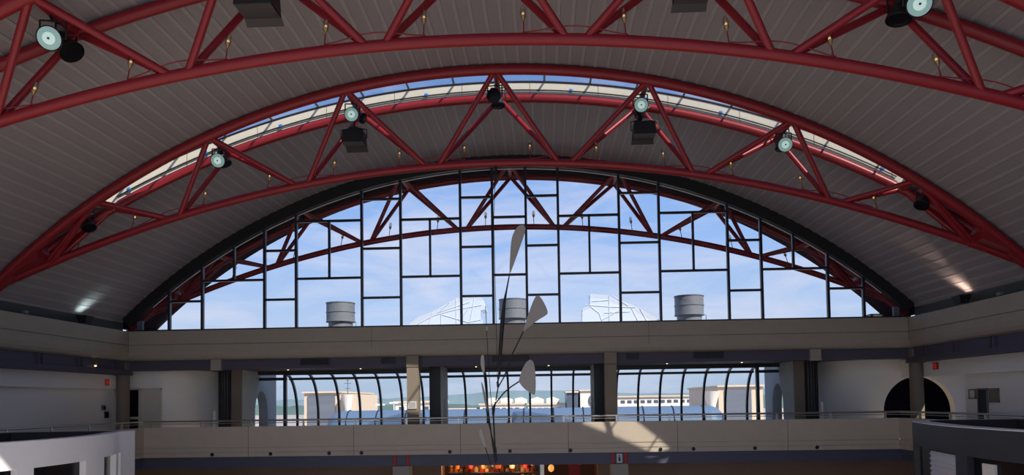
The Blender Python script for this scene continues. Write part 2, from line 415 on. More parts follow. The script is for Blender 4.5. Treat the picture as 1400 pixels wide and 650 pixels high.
def walls():
    # upper-level side walls: lintel band above, wall below set back a little
    for s in (-1, 1):
        nm = 'left' if s < 0 else 'right'
        m = MB(); a, b = sorted((s*14.85, s*15.5)); m.box((a, REAR, 2.27), (b, 29.9, 2.95)); struct('wall_%s_lintel' % nm, m, WHITEWALL)
        m = MB(); a, b = sorted((s*15.1, s*15.5)); y1 = 29.6 if s < 0 else 26.0
        m.box((a, REAR, 0), (b, y1, 2.4)); struct('wall_'+nm, m, WHITEWALL)
    # curved drum walls behind the balcony
    def arc_pts(s, x0, y0, x1, y1, n=18):
        return [(s*(x1+(x0-x1)*cos(q)), y0+(y1-y0)*(1-sin(q)) if False else y1+(y0-y1)*cos(pi/2-q)) for q in [pi/2*i/n for i in range(n+1)]]
    for s in (-1, 1):
        P = []; y0 = 29.0 if s < 0 else 30.0
        for i in range(19):
            q = pi/2*i/18; P.append((s*(13.75-1.75*sin(q)), y0+3.6*(1-cos(q))))
        ends = [(s*15.1, y0)] if s < 0 else []
        P = ends+P
        if s > 0: P = [(s*14.0, y0)]+P
        m = MB(); T = 0.12
        for za, zb, d in ((0, 2.255, 0.0), (2.275, 3.2, 0.0), (2.255, 2.275, 0.012)):
            m.grid([[(x, y+d, za) for x, y in P], [(x, y+d, zb) for x, y in P]], 0, True)
        m.grid([[(x, y+0.3, 0) for x, y in P], [(x, y+0.3, 3.2) for x, y in P]], 0, True)
        struct('wall_drum_'+('left' if s < 0 else 'right'), m, WHITEWALL)
    # right-hand flat wall with the big dark arch
    cx, r, zs = 15.5, 1.34, 1.0
    poly = [(14.0, 0), (cx-r, 0)]+[(cx-r*cos(pi*i/24), zs+r*sin(pi*i/24)) for i in range(25)]+[(cx+r, 0), (18.2, 0), (18.2, 3.2), (14.0, 3.2)]
    m = MB(); m.prism(poly, XZ, 30.0, 30.35); struct('wall_right_arch', m, WHITEWALL)
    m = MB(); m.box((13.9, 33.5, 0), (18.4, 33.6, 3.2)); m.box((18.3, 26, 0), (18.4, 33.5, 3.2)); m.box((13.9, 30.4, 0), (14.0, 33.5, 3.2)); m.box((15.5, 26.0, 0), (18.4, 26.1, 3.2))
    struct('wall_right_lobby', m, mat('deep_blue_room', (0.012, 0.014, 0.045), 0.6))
walls()

def doors():
    # left side wall door
    o = MB().box((-15.14, 28.62, 0), (-15.05, 29.32, 2.24)).build('door_1', DOOR); o['kind'] = 'structure'
    m = MB(); m.box((-15.1, 28.5, 0), (-15.0, 28.62, 2.34)); m.box((-15.1, 29.32, 0), (-15.0, 29.42, 2.34)); m.box((-15.1, 28.5, 2.24), (-15.0, 29.42, 2.34)); m.build('frame', DOOR, o)
    MB().lathe([(0, -0.07), (0.03, -0.06), (0.03, 0), (0.015, 0.01), (0.015, 0.05)], (-15.0, 28.72, 1.02), (-1, 0, 0), 10).build('handle', STEEL, o)
    # drum wall door with the dark glazed side light
    o = MB().box((-14.27, 28.93, 0), (-13.56, 29.0, 2.25)).build('door_2', DOOR); o['kind'] = 'structure'
    m = MB(); m.box((-14.36, 28.9, 0), (-14.27, 29.0, 2.29)); m.box((-13.56, 28.9, 0), (-13.5, 29.0, 2.29)); m.box((-14.36, 28.9, 2.25), (-13.5, 29.0, 2.29)); m.build('frame', DOOR, o)
    MB().lathe([(0, -0.07), (0.03, -0.06), (0.03, 0), (0.015, 0.01), (0.015, 0.05)], (-14.18, 28.88, 1.02), (0, 1, 0), 10).build('handle', STEEL, o)
    m = MB(); m.box((-14.74, 28.95, 1.22), (-14.38, 29.0, 2.25)); m.box((-14.74, 28.95, 0.1), (-14.38, 29.0, 1.12)); o = m.build('window_6', DARKGLASS); o['kind'] = 'structure'
    m = MB(); m.box((-14.8, 28.92, 0), (-14.74, 29.0, 2.3)); m.box((-14.38, 28.92, 0), (-14.34, 29.0, 2.3)); m.box((-14.8, 28.92, 1.12), (-14.34, 29.0, 1.22)); m.box((-14.8, 28.92, 2.25), (-14.34, 29.0, 2.3)); m.build('frame', DOOR, o)
doors()

def floors():
    m = MB()
    m.box((-15.5, 27.4, -0.25), (18.4, 34.0, 0.0)); m.box((-15.5, REAR, -0.25), (-13.5, 27.4, 0.0)); m.box((13.62, REAR, -0.25), (15.5, 27.4, 0.0))
    struct('floor', m, FLOOR)
    m = MB(); m.box((-16, REAR, -4.7), (16, 36, -4.5)); struct('floor_lower', m, FLOOR)
    # lounge roof / soffit
    m = MB(); m.box((-15.5, 28.35, 3.0), (18.4, 31.85, 3.1)); m.box((-15.5, 31.85, 3.0), (-10.78, 34.0, 3.1)); m.box((10.8, 31.85, 3.0), (18.4, 34.0, 3.1)); struct('ceiling_lounge', m, mat('dark_soffit', (0.10, 0.085, 0.075), 0.6, noise=0.1))
    m = MB(); m.box((-15.5, 28.2, 3.4), (18.4, 32.0, 4.15)); m.box((-15.5, 31.7, 2.86), (18.4, 31.95, 3.4)); struct('roof_lounge', m, ROOFDK)
    # lower level back and side walls
    m = MB(); m.box((-16, 30.6, -4.5), (-2.95, 30.9, -0.25)); m.box((3.25, 30.6, -4.5), (16, 30.9, -0.25)); struct('wall_lower_back', m, LOWWALL)
    m = MB(); m.box((-16, REAR, -4.5), (-15.5, 31, -0.25)); m.box((15.5, REAR, -4.5), (16, 31, -0.25)); struct('wall_lower_side', m, LOWWALL)
floors()

# ------------------------------------------------------------------ balcony parapets and rails
PY, PXL, PXR = 27.3, -13.3, 13.5
def para(name, A, B, nrm):
    """precast balcony front from A to B (plan), nrm points to the void"""
    A, B, n = V((*A, 0)), V((*B, 0)), V((*nrm, 0))
    prof = [(0, 0.83), (0, 0.11), (-0.03, 0.108), (-0.03, 0.082), (0, 0.08), (0, -0.065), (-0.03, -0.067), (-0.03, -0.093), (0, -0.095), (0, -0.25), (-0.2, -0.25), (-0.2, 0.83)]
    m = MB(); m.grid([[P+n*d+V((0, 0, z)) for d, z in prof] for P in (A, B)], 0, False, True)
    L = (B-A).length; k = 7 if L > 26 and abs((B-A).x) > 20 else 4
    u = (B-A).normalized()
    for i in range(1, k):
        c = A+u*(L*i/k); w = u*0.007
        P = [c-w+n*0.004, c+w+n*0.004]
        m.face([P[0]+V((0, 0, -0.25)), P[1]+V((0, 0, -0.25)), P[1]+V((0, 0, 0.83)), P[0]+V((0, 0, 0.83))], 1)
    struct(name, m, [PARAPET, DARKWALL])
para('wall_balcony_back', (PXL, PY), (PXR, PY), (0, -1))
para('wall_balcony_left', (PXL, -8), (PXL, PY), (1, 0))
para('wall_balcony_right', (PXR, PY), (PXR, -8), (-1, 0))
m = MB(); m.box((PXL-0.3, PY+0.12, -0.66), (PXR+0.3, PY+0.5, -0.22)); m.box((PXL-0.5, -8, -0.66), (PXL-0.12, PY+0.5, -0.22)); m.box((PXR+0.12, -8, -0.66), (PXR+0.5, PY+0.5, -0.22))
struct('trim_9', m, BLUEBAND)
m = MB(); m.box((-16, 27.8, -0.66), (16, 31, -0.3)); struct('ceiling_lower', m, mat('lower_soffit', (0.12, 0.10, 0.09), 0.7))

def rail(label, P, posts):
    t = thing('handrail', label, 'railing', (P[0][0], P[0][1], 0.83))
    MB().tube(P, 0.034, 10).build('rail', STEEL, t)
    MB().tube([(x, y, z-0.09) for x, y, z in P], 0.012, 6).build('lower_rail', STEEL, t)
    for x, y in posts:
        p = MB(); p.box((x-0.03, y-0.03, 0.83), (x+0.03, y+0.03, 1.03)); p.box((x-0.05, y-0.05, 0.825), (x+0.05, y+0.05, 0.845)); p.build('post', STEEL, t)
rail('long steel handrail on the balcony front below the lounge windows', [(PXL-0.1, PY+0.1, 1.045), (PXR+0.1, PY+0.1, 1.045)], [(-13.1+i*1.87, PY+0.1) for i in range(15)])
rail('steel handrail along the left balcony beside the white curved kiosk', [(PXL-0.1, -7, 1.045), (PXL-0.1, PY+0.1, 1.045)], [(PXL-0.1, 26-i*1.9) for i in range(14)])
rail('steel handrail along the right balcony above the charcoal curved kiosk', [(PXR+0.1, PY+0.1, 1.045), (PXR+0.1, -7, 1.045)], [(PXR+0.1, 26-i*1.9) for i in range(14)])

DOTX = [-10.79, -8.66, -6.53, -5.37, -2.2, -0.06, 2.08, 5.24, 6.39, 8.52, 10.66]
for i, x in enumerate(DOTX):
    o = MB().lathe([(0, -0.03), (0.05, -0.028), (0.065, -0.01), (0.065, 0.01), (0.0, 0.012)], (x, PY-0.008, -0.16), (0, 1, 0), 14).build('wall_nozzle', BLACK)
    tag(o, 'small round black nozzle low on the balcony front, %s' % nth(i, len(DOTX)), 'nozzle', 'black nozzles along the balcony front')

# ------------------------------------------------------------------ columns, piers, lounge glazing
def column(x, label, sign):
    t = thing('square_column', label, 'column', (x, 28.2, 0))
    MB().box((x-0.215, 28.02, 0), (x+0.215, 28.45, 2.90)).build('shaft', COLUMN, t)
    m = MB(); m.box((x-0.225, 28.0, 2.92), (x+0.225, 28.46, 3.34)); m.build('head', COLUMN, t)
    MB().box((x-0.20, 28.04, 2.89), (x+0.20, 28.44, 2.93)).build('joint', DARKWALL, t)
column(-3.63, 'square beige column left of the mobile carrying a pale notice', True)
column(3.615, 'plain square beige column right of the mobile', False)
o = thing('wall_notice', 'small pale square notice fixed to the left square column', 'sign', (-3.65, 28.01, 1.52))
m = MB(); m.box((-3.81, 27.985, 1.38), (-3.49, 28.018, 1.66)); m.build('panel', SIGN, o)
m = MB(); m.box((-3.77, 27.98, 1.42), (-3.53, 27.986, 1.62)); m.build('sheet', mat('notice_sheet', (0.42, 0.41, 0.41), 0.5, noise=0.35, nscale=30), o)

def arch_wall(name, label, x0, x1, ya, yb_, yc, hw, zs, ztop=3.0, m_=None):
    rise = hw*1.25
    poly = [(ya, 0), (yc-hw, 0)]+[(yc-hw*cos(pi*i/20), zs+rise*sin(pi*i/20)) for i in range(21)]+[(yc+hw, 0), (yb_, 0), (yb_, ztop), (ya, ztop)]
    mb = MB(); mb.prism(poly, YZ, x0, x1)
    o = mb.build(name, m_ or CONC_GREY); o['kind'] = 'structure'; return o
arch_wall('wall_arch_left', '', -11.15, -10.77, 30.0, 33.9, 32.1, 0.72, 1.28)
arch_wall('wall_arch_right', '', 10.80, 11.18, 30.0, 33.9, 32.1, 0.72, 1.28)
arch_wall('wall_pier_left', '', -3.2, -2.80, 29.5, 31.75, 30.75, 0.55, 1.1)
arch_wall('wall_pier_right', '', 3.1, 3.50, 29.5, 31.75, 30.75, 0.55, 1.1)
for i, (a, b, mm) in enumerate(((-11.17, -10.76, BROWN), (10.79, 11.2, BROWN))):
    m = MB(); m.box((a, 29.9, 0), (b, 30.0, 3.0)); struct('trim_%d' % (10+i), m, mm)
for i, (a, b) in enumerate(((-3.22, -2.79), (3.09, 3.52))):
    m = MB(); m.box((a, 29.4, 0), (b, 29.52, 3.0)); struct('trim_%d' % (12+i), m, BLACK)
for i, (a, lab) in enumerate(((-11.42, 'dark fluted metal column beside the left curved white wall'), (11.43, 'dark fluted metal column beside the right curved white wall'))):
    m = MB(); n = 40
    rows = [[(a+cos(2*pi*k/n)*(0.25+0.012*(k % 2)), 29.95+sin(2*pi*k/n)*(0.25+0.012*(k % 2)), z) for k in range(n)] for z in (0, 3.0)]
    m.grid(rows, 0, False, True)
    t = thing('dark_column', lab, 'column', (a, 29.95, 0)); m.build('shaft', BLACK, t)
    MB().lathe([(0.25, 0), (0.29, 0), (0.29, 0.16), (0.25, 0.18)], (a, 29.95, 0), n=32).build('base', BLACK, t)
for i, (x, lab) in enumerate(((-14.64, 'slim brown column at the left end of the balcony'), (14.62, 'slim brown column in front of the big dark arch'))):
    t = thing('corner_column', lab, 'column', (x, 28.3, 0))
    MB().lathe([(0.23, 0), (0.23, 2.82)], (x, 28.3, 0), n=28).build('shaft', BROWN, t)
    MB().box((x-0.25, 28.05, 2.78), (x+0.25, 28.55, 3.3)).build('head', BROWN, t)
m = MB(); m.box((-15.1, 29.42, 0), (-14.82, 29.6, 2.95)); struct('trim_14', m, BROWN)

# low pale posts standing by the drum walls
for x, y, lab in ((-11.62, 29.4, 'short white post standing at the end of the left curved wall'), (11.62, 29.4, 'short white post standing at the start of the right curved wall')):
    t = thing('short_post', lab, 'post', (x, y, 0))
    MB().lathe([(0.05, 0), (0.05, 1.38), (0.03, 1.41), (0, 1.415)], (x, y, 0), n=14).build('shaft', WHITEWALL, t)
    MB().lathe([(0.0, 0), (0.11, 0), (0.11, 0.02), (0.05, 0.03)], (x, y, 0), n=16).build('base', WHITEWALL, t)

def curve_pt(a):
    """quarter curve of the lounge glazing: a=0 foot, a=1 head"""
    if a < 0.3: return 33.2, a/0.3*1.0
    q = (a-0.3)/0.7*1.02
    return 33.2-1.5*(1-cos(q*pi/2))/(1-cos(1.02*pi/2)), 1.0+1.86*sin(q*pi/2)
def lounge_glazing():
    C = [curve_pt(i/24) for i in range(25)]
    XL, XR = -9.66, 9.92
    sill = MB(); sill.box((XL, 33.1, 0.0), (XR, 33.35, 0.12)); o = sill.build('window_5', BLACK); o['kind'] = 'structure'
    n = 21
    for i in range(n+1):
        x = -9.58+i*(9.82+9.58)/n
        if abs(x) < 0: continue
        m = MB(); w = 0.042
        P = [(y-0.06, z) for y, z in C]+[(y+0.06, z+0.03) for y, z in C[::-1]]
        for s in (-1, 1): pass
        inner = [(y-0.07, z-0.02) for y, z in C]; outer = [(y+0.05, z+0.03) for y, z in C]
        ring = []
        for (yi, zi), (yo, zo) in zip(inner, outer): ring.append([(x-w, yi, zi), (x+w, yi, zi), (x+w, yo, zo), (x-w, yo, zo)])
        m.grid(ring, 0, False, True); m.build('mullion', MULL, o)
    # transom high up and the head
    yt, zt = min(C, key=lambda c: abs(c[1]-2.70))
    MB().box((XL, yt-0.07, 2.64), (XR, yt+0.05, 2.74)).build('transom', MULL, o)
    MB().box((XL, 31.62, 2.83), (XR, 31.8, 3.0)).build('head', MULL, o)
    g = MB(); g.grid([[(XL, y, z) for y, z in C], [(XR, y, z) for y, z in C]], 0, True); g.build('glazing', GLASS_L, o)
    for x, s in ((XL, -1), (XR, 1)):
        e = MB(); e.face([(x, 31.75, 0.1)]+[(x, y, z) for y, z in C]+[(x, 31.75, 2.85)]); e.build('end_glazing', GLASS_L, o)
        MB().box((x-0.06, 31.75, 0), (x+0.06, 31.92, 3.0)).build('post', MULL, o)
        x2 = s*10.78
        f = MB(); a, b = sorted((x, x2)); f.box((a, 31.8, 0), (b, 31.9, 0.1)); f.box((a, 31.8, 2.62), (b, 31.9, 2.74)); f.box((a, 31.8, 2.85), (b, 31.9, 3.0)); f.build('side_frame', MULL, o)
        g = MB(); g.face([(a, 31.85, 0.1), (b, 31.85, 0.1), (b, 31.85, 2.9), (a, 31.85, 2.9)]); g.build('side_glazing', GLASS_L, o)
lounge_glazing()

# air grilles in the purple band, downlights in the soffit
GR = [(-7.9, -6.77), (-4.88, -4.28), (-0.74, 0.69), (4.19, 4.69), (6.64, 7.77)]
for i, (a, b) in enumerate(GR):
    lab = ['wide black air grille in the band left of the left column', 'short black air grille just left of the left column', 'long black air grille in the band behind the mobile',
           'short black air grille just right of the right column', 'wide black air grille in the band right of the right column'][i]
    t = thing('air_grille', lab, 'grille', ((a+b)/2, 28.28, 3.05), 'air grilles in the purple band')
    m = MB(); m.box((a, 28.26, 3.04), (b, 28.31, 3.07)); m.box((a, 28.26, 3.30), (b, 28.31, 3.33)); m.box((a, 28.26, 3.04), (a+0.03, 28.31, 3.33)); m.box((b-0.03, 28.26, 3.04), (b, 28.31, 3.33)); m.build('frame', PURPLE, t)
    m = MB(); m.box((a+0.03, 28.295, 3.07), (b-0.03, 28.31, 3.30))
    x = a+0.08
    while x < b-0.05: m.box((x-0.008, 28.27, 3.07), (x+0.008, 28.30, 3.30)); x += 0.07
    m.build('louvre', BLACK, t)
DL = [-9.36, -8.92, -6.03, -5.2, -1.46, 1.38, 4.6, 5.97, 7.4, 8.84]
for i, x in enumerate(DL):
    t = thing('downlight', 'small round downlight in the dark lounge soffit, %s' % nth(i, len(DL)), 'light', (x, 30.0, 3.0), 'downlights in the lounge soffit')
    MB().lathe([(0.08, 0.0), (0.08, -0.02), (0.055, -0.02), (0.05, 0.0)], (x, 30.0, 3.0), n=16).build('trim_ring', BRASS, t)
    MB().lathe([(0.0, -0.04), (0.03, -0.03), (0.05, -0.005)], (x, 30.0, 3.0), n=14).build('lamp', WARMLAMP if i in (1, 2, 4, 5, 7, 9) else BRASS, t)

# red exit signs, small wall fittings
for loc, ax, lab in (((-14.88, 27.6, 2.52), -1, 'small red sign on the white lintel above the left balcony'), ((14.82, 27.3, 2.62), 1, 'small red sign on the white lintel above the dark arch')):
    t = thing('exit_sign', lab, 'sign', loc)
    x, y, z = loc
    MB().box((x-0.04, y-0.14, z-0.12), (x+0.04, y+0.14, z+0.12)).build('housing', REDPAINT, t)
    MB().box((x-0.045, y-0.12, z-0.09), (x+0.045, y+0.12, z+0.09)).build('panel', EXITRED, t)
t = thing('band_lamp', 'tiny warm lamp glowing in the purple band on the left', 'light', (-14.36, 26.0, 3.1))
MB().lathe([(0.05, 0.1), (0.06, 0.05), (0.05, 0)], (-14.34, 26.0, 3.06), n=14).build('shade', BRASS, t)
MB().lathe([(0.0, -0.05), (0.03, -0.03), (0.045, 0)], (-14.34, 26.0, 3.06), n=12).build('bulb', WARMLAMP, t)
for (y0, y1, z0, z1, nm, lab, mm) in ((25.35, 25.75, 1.46, 1.78, 'picture_frame', 'slim pale framed notice left of the dark panel on the right wall', SIGN), (24.7, 25.25, 0.6, 1.80, 'dark_panel', 'tall dark panel on the right white wall between two frames', DARKGLASS), (24.1, 24.6, 1.35, 1.79, 'picture_frame', 'dark brown square framed picture right of the dark panel', BROWN)):
    t = thing(nm, lab, 'panel', (15.08, (y0+y1)/2, z0))
    m = MB(); m.box((15.05, y0, z0), (15.1, y0+0.04, z1)); m.box((15.05, y1-0.04, z0), (15.1, y1, z1)); m.box((15.05, y0, z0), (15.1, y1, z0+0.04)); m.box((15.05, y0, z1-0.04), (15.1, y1, z1)); m.build('frame', BROWN, t)
    MB().box((15.07, y0+0.03, z0+0.03), (15.1, y1-0.03, z1-0.03)).build('face', mm, t)
for (y, z, h, lab) in ((27.75, 1.5, 0.18, 'small grey wall box beside the left balcony door'), (27.95, 1.2, 0.24, 'small black wall box lower beside the left balcony door')):
    t = thing('wall_box', lab, 'box', (-15.1, y, z)); MB().box((-15.1, y-0.09, z), (-15.03, y+0.09, z+h)).build('case', BLACK if h > 0.2 else GALV, t); MB().box((-15.03, y-0.05, z+0.04), (-15.02, y+0.05, z+h-0.05)).build('cover', DARKGLASS, t)

# ------------------------------------------------------------------ lamps on the trusses
def bell(mb, o, d, R, L, mi=0):
    """bell-shaped reflector housing, open face at o looking along d"""
    mb.lathe([(R*1.03, 0.0), (R*1.06, -0.02), (R*1.0, -0.05), (R*0.86, -L*0.32), (R*0.62, -L*0.5), (R*0.48, -L*0.58), (R*0.46, -L), (R*0.40, -L*1.03), (0, -L*1.03)], o, d, 24, mi)
def floodlight(p, d, label, R=0.2, L=0.46, glow=True, hang=None, group='floodlights on the roof trusses'):
    p = V(p); d = V(d).normalized()
    t = thing('floodlight', label, 'light', p, group)
    m = MB(); bell(m, p, d, R, L); hs = m.build('housing', BLACK, t)
    l = MB(); l.lathe([(0, 0.018), (R*0.5, 0.014), (R*0.96, 0.0)], p-d*0.012, d, 24); l.build('lens', LENS if glow else DARKGLASS, hs)
    if glow:
        MB().lathe([(0, 0.026), (R*0.36, 0.022), (R*0.52, 0.012)], p-d*0.002, d, 20).build('reflector', LENSHOT, hs)
        MB().lathe([(0, 0.04), (R*0.10, 0.038), (R*0.10, 0.02)], p, d, 12).build('lamp_tip', BLACK, hs)
    side = d.cross(V((0, 0, 1))); side = side.normalized() if side.length > 0.05 else V((1, 0, 0))
    c = p-d*L*0.5
    top = V(hang) if hang else c+V((0, 0, 0.5))
    y = MB()
    for s in (-1, 1): y.tube([c+side*s*R*0.62, c+side*s*R*1.05, c+side*s*R*1.05+V((0, 0, 0.32)), ], 0.018, 6)
    y.tube([c+side*R*1.05+V((0, 0, 0.32)), c-side*R*1.05+V((0, 0, 0.32))], 0.018, 6)
    y.tube([c+V((0, 0, 0.32)), top], 0.03, 8)
    y.build('yoke', BLACK, t)
    return t
def hang_pt(x, sh, k=0.35): return (x, yf(x)+sh+(yb(x)-yf(x))*k, arc_z(x, RT_CH)-0.07)

N = {-7.87: 'second skylight joint from the left', }
faces = [(-7.87, 'far left'), (-4.06, 'left'), (0.0, 'centre'), (4.06, 'right'), (7.87, 'far right')]
# middle truss: round lamps at the five upper joints
for x, dx, dz, dirv, glow, lab in ((-7.87, 0.07, 8.42, (0.15, -1, -0.35), True, 'round glowing floodlight at the leftmost skylit joint of the middle truss'),
                               (-4.06, 0.05, 9.58, (0.1, -1, -0.25), True, 'round glowing floodlight above the left black box light'),
                               (0.0, -0.07, 9.97, (-0.1, -1, -0.2), False, 'round dark-faced floodlight at the crown of the middle truss'),
                               (4.06, -0.12, 9.60, (0.0, -1, -0.25), True, 'round glowing floodlight above the right black box light'),
                               (7.87, -0.07, 8.43, (-0.1, -1, -0.3), True, 'round floodlight at the rightmost skylit joint of the middle truss')):
    y = yf(x)+0.42
    floodlight((x+dx, y, dz), dirv, lab, 0.19, 0.42, glow, hang_pt(x, 0, 0.45))
for p, d, lab, x in (((-7.84, 21.38, 8.50), (0.45, -0.1, -1), 'black bell floodlight pointing down beside the leftmost glowing lamp', -7.87),
                  ((-3.80, 21.22, 9.66), (0.9, -0.3, -0.45), 'small black floodlight turned sideways over the left black box light', -4.06),
                  ((0.01, 21.38, 9.97), (0.0, -0.15, -1), 'black bell floodlight pointing straight down at the crown of the truss', 0.0),
                  ((3.91, 21.22, 9.52), (-0.8, -0.3, -0.6), 'small black floodlight turned sideways over the right black box light', 4.06),
                  ((7.90, 21.38, 8.50), (-0.1, -0.1, -1), 'black bell floodlight pointing down beside the rightmost glowing lamp', 7.87),
                  ((-11.42, 20.75, 6.60), (0.5, -0.3, -1), 'black bell floodlight low at the left end of the middle truss', -11.1),
                  ((11.32, 20.75, 6.66), (-0.5, -0.3, -1), 'black bell floodlight low at the right end of the middle truss', 11.1)):
    floodlight(p, d, lab, 0.15 if 3 < abs(p[0]) < 5 else 0.19, 0.42, False, hang_pt(x, 0, 0.55))
# near truss
floodlight((-7.76, 13.4, 8.35), (0.25, -1, -0.5), 'round glowing floodlight in the upper left corner on the near truss', 0.21, 0.42, True, hang_pt(-7.87, -7.32, 0.4))
floodlight((7.82, 13.4, 8.43), (-0.25, -1, -0.5), 'round glowing floodlight at the upper right edge on the near truss', 0.21, 0.42, True, hang_pt(7.87, -7.32, 0.4))
floodlight((-7.77, 14.12, 8.41), (0.7, -0.2, -0.9), 'black bell floodlight facing down beside the upper left glowing lamp', 0.22, 0.5, False, hang_pt(-7.87, -7.32, 0.55))
floodlight((7.79, 14.12, 8.50), (-0.15, -0.1, -1), 'black bell floodlight facing down beside the upper right glowing lamp', 0.22, 0.5, False, hang_pt(7.87, -7.32, 0.55))

def box_light(x, y, z, label, w=0.62, d=0.52, h=0.36, sh=0.0, flip=1):
    t = thing('box_light', label, 'light', (x, y, z), 'black box lights hung from the roof trusses')
    m = MB(); a = w/2; b = d/2
    top = [(x-a*0.94, y-b*0.9, z+h), (x+a*0.94, y-b*0.9, z+h), (x+a*0.94, y+b*0.9, z+h), (x-a*0.94, y+b*0.9, z+h)]
    bot = [(x-a, y-b, z), (x+a, y-b, z), (x+a, y+b, z), (x-a, y+b, z)]
    m.face(top)
    for i in range(4): j = (i+1) % 4; m.face([bot[i], bot[j], top[j], top[i]])
    hs = m.build('housing', BLACK, t)
    m = MB(); m.box((x-a*0.96, y-b*0.96, z-0.015), (x+a*0.96, y+b*0.96, z+0.004)); m.build('diffuser', BOX_BOTTOM, hs)
    f = MB(); f.face([(x-a, y+b, z), (x+a, y+b, z), (x+a*1.02, y+b+0.14, z-0.10), (x-a*1.02, y+b+0.14, z-0.10)]); f.face([(x-a, y+b+0.004, z), (x-a*1.02, y+b+0.144, z-0.10), (x+a*1.02, y+b+0.144, z-0.10), (x+a, y+b+0.004, z)]); f.build('flap', BOX_BOTTOM, hs)
    k = MB(); s = flip
    k.tube([(x+s*a*0.9, y, z+h*0.4), (x+s*(a+0.08), y, z+h*0.5), (x+s*(a+0.08), y, z+h+0.06), (x, y, z+h+0.14)], 0.016, 6)
    k.tube([(x-s*a*0.9, y, z+h*0.4), (x-s*(a+0.05), y, z+h*0.5), (x-s*(a+0.05), y, z+h+0.06), (x, y, z+h+0.14)], 0.016, 6)
    k.box((x-0.13, y-0.1, z+h), (x+0.13, y+0.1, z+h+0.12)); k.tube([(x, y, z+h+0.1), hang_pt(x, sh, 0.65)], 0.032, 8); k.build('bracket', BLACK, t)
box_light(-4.12, 21.45, 9.0, 'black box light hanging left of centre from the middle truss', flip=-1)
box_light(4.10, 21.45, 9.0, 'black box light hanging right of centre from the middle truss', flip=1)
box_light(-3.99, 13.65, 8.86, 'black box light at the top edge left, on the near truss', 0.70, 0.55, 0.42, -7.32, -1)
box_light(3.95, 13.65, 8.86, 'black box light at the top edge right, on the near truss', 0.64, 0.55, 0.42, -7.32, 1)

# glass bulb lamps on stems along the lower chords
def stem_lamp(x, y, z, tilt, label, grp, lit):
    t = thing('stem_lamp', label, 'lamp', (x, y, z), grp)
    ax = V((sin(tilt), 0, cos(tilt))); o = V((x, y, z))
    MB().tube([o, o+ax*0.26], 0.013, 8).build('stem', RED, t)
    MB().lathe([(0.012, 0.24), (0.05, 0.32), (0.056, 0.34), (0.05, 0.345)], o, ax, 14).build('cup', BRASS, t)
    MB().lathe([(0.046, 0.34), (0.058, 0.40), (0.05, 0.48), (0.02, 0.525), (0, 0.53)], o, ax, 14).build('jar', BULBGLASS, t)
    MB().lathe([(0, 0.345), (0.024, 0.36), (0.026, 0.385), (0.0, 0.41)], o, ax, 10).build('bulb', BULB if lit else BRASS, t)
BX = [-8.44, -6.57, -4.69, -2.82, -0.96, 0.90, 2.77, 4.64, 6.51, 8.41]
for where, yc, extra in (('near', 13.9, []), ('middle', 21.25, [-12.1, -10.5, 10.4, 12.15]), ('far', 29.2, [-10.85, 10.46, 12.25])):
    xs = sorted(BX+extra)
    for i, x in enumerate(xs):
        stem_lamp(x, yc, bot_z(x)+0.10, -x/RB*0.9, 'small glass bulb lamp on the %s truss lower chord, %s' % (where, nth(i, len(xs))), 'bulb lamps on the %s truss' % where, where != 'far')

# ------------------------------------------------------------------ uplights and small cameras on the ledges
def uplight(x, y, s, col, label, power):
    z = 4.40; t = thing('ledge_uplight', label, 'light', (x, y, z), 'uplights on the side ledges')
    c = V((x, y, z+0.16)); d = V((-s*0.06, 0.0, 1)).normalized()
    u = V((0, 1, 0)); w = d.cross(u).normalized(); u = w.cross(d).normalized()
    def P(a, b, h): return c+u*a+w*b+d*h
    m = MB(); top = [P(-.24, -.19, .14), P(.24, -.19, .14), P(.24, .19, .14), P(-.24, .19, .14)]; bot = [P(-.15, -.12, -.12), P(.15, -.12, -.12), P(.15, .12, -.12), P(-.15, .12, -.12)]
    m.face(bot[::-1])
    for i in range(4): j = (i+1) % 4; m.face([bot[i], bot[j], top[j], top[i]])
    m.build('housing', BLACK, t)
    g = MB(); g.face([P(-.22, -.17, .138), P(.22, -.17, .138), P(.22, .17, .138), P(-.22, .17, .138)]); g.build('lens', mat('uplight_lens', col, 0.3, emit=col, estr=0.5), t)
    b = MB(); b.tube([P(-.26, 0, 0), V((x, y-.26, z+.02))], 0.02, 6); b.tube([P(.26, 0, 0), V((x, y+.26, z+.02))], 0.02, 6); b.box((x-.05, y-.3, z-0.002), (x+.05, y+.3, z+.02)); b.build('bracket', BLACK, t)
    ld = bpy.data.lights.new('lamp', 'AREA'); ld.shape = 'RECTANGLE'; ld.size = 0.34; ld.size_y = 0.42; ld.energy = power; ld.color = col; ld.spread = 1.7
    lo = bpy.data.objects.new('lamp', ld); COL.objects.link(lo); lo.parent = t; lo.location = d*0.15+V((0, 0, 0.16)); lo.rotation_euler = d.to_track_quat('-Z', 'Y').to_euler()
uplight(-14.24, 25.2, -1, (0.75, 1.0, 0.9), 'black box uplight on the left ledge throwing a pale green patch', 2.2)
uplight(14.24, 24.4, 1, (1.0, 0.72, 0.52), 'black box uplight on the right ledge throwing a warm patch', 3.5)
ld = bpy.data.lights.new('lamp', 'SPOT'); ld.energy = 60; ld.color = (1.0, 0.66, 0.48); ld.spot_size = 0.80; ld.spot_blend = 0.7; ld.shadow_soft_size = 0.05  # added spot: imitates sun bounced onto the right vault, has no fixture
lo = bpy.data.objects.new('lamp', ld); COL.objects.link(lo); lo.parent = [o for o in COL.objects if o.get('label', '').startswith('black box uplight on the right')][0]; lo.location = (-0.22, -0.42, 0.12); lo.rotation_euler = V((-1.75, 0.2, 2.1)).to_track_quat('-Z', 'Y').to_euler()
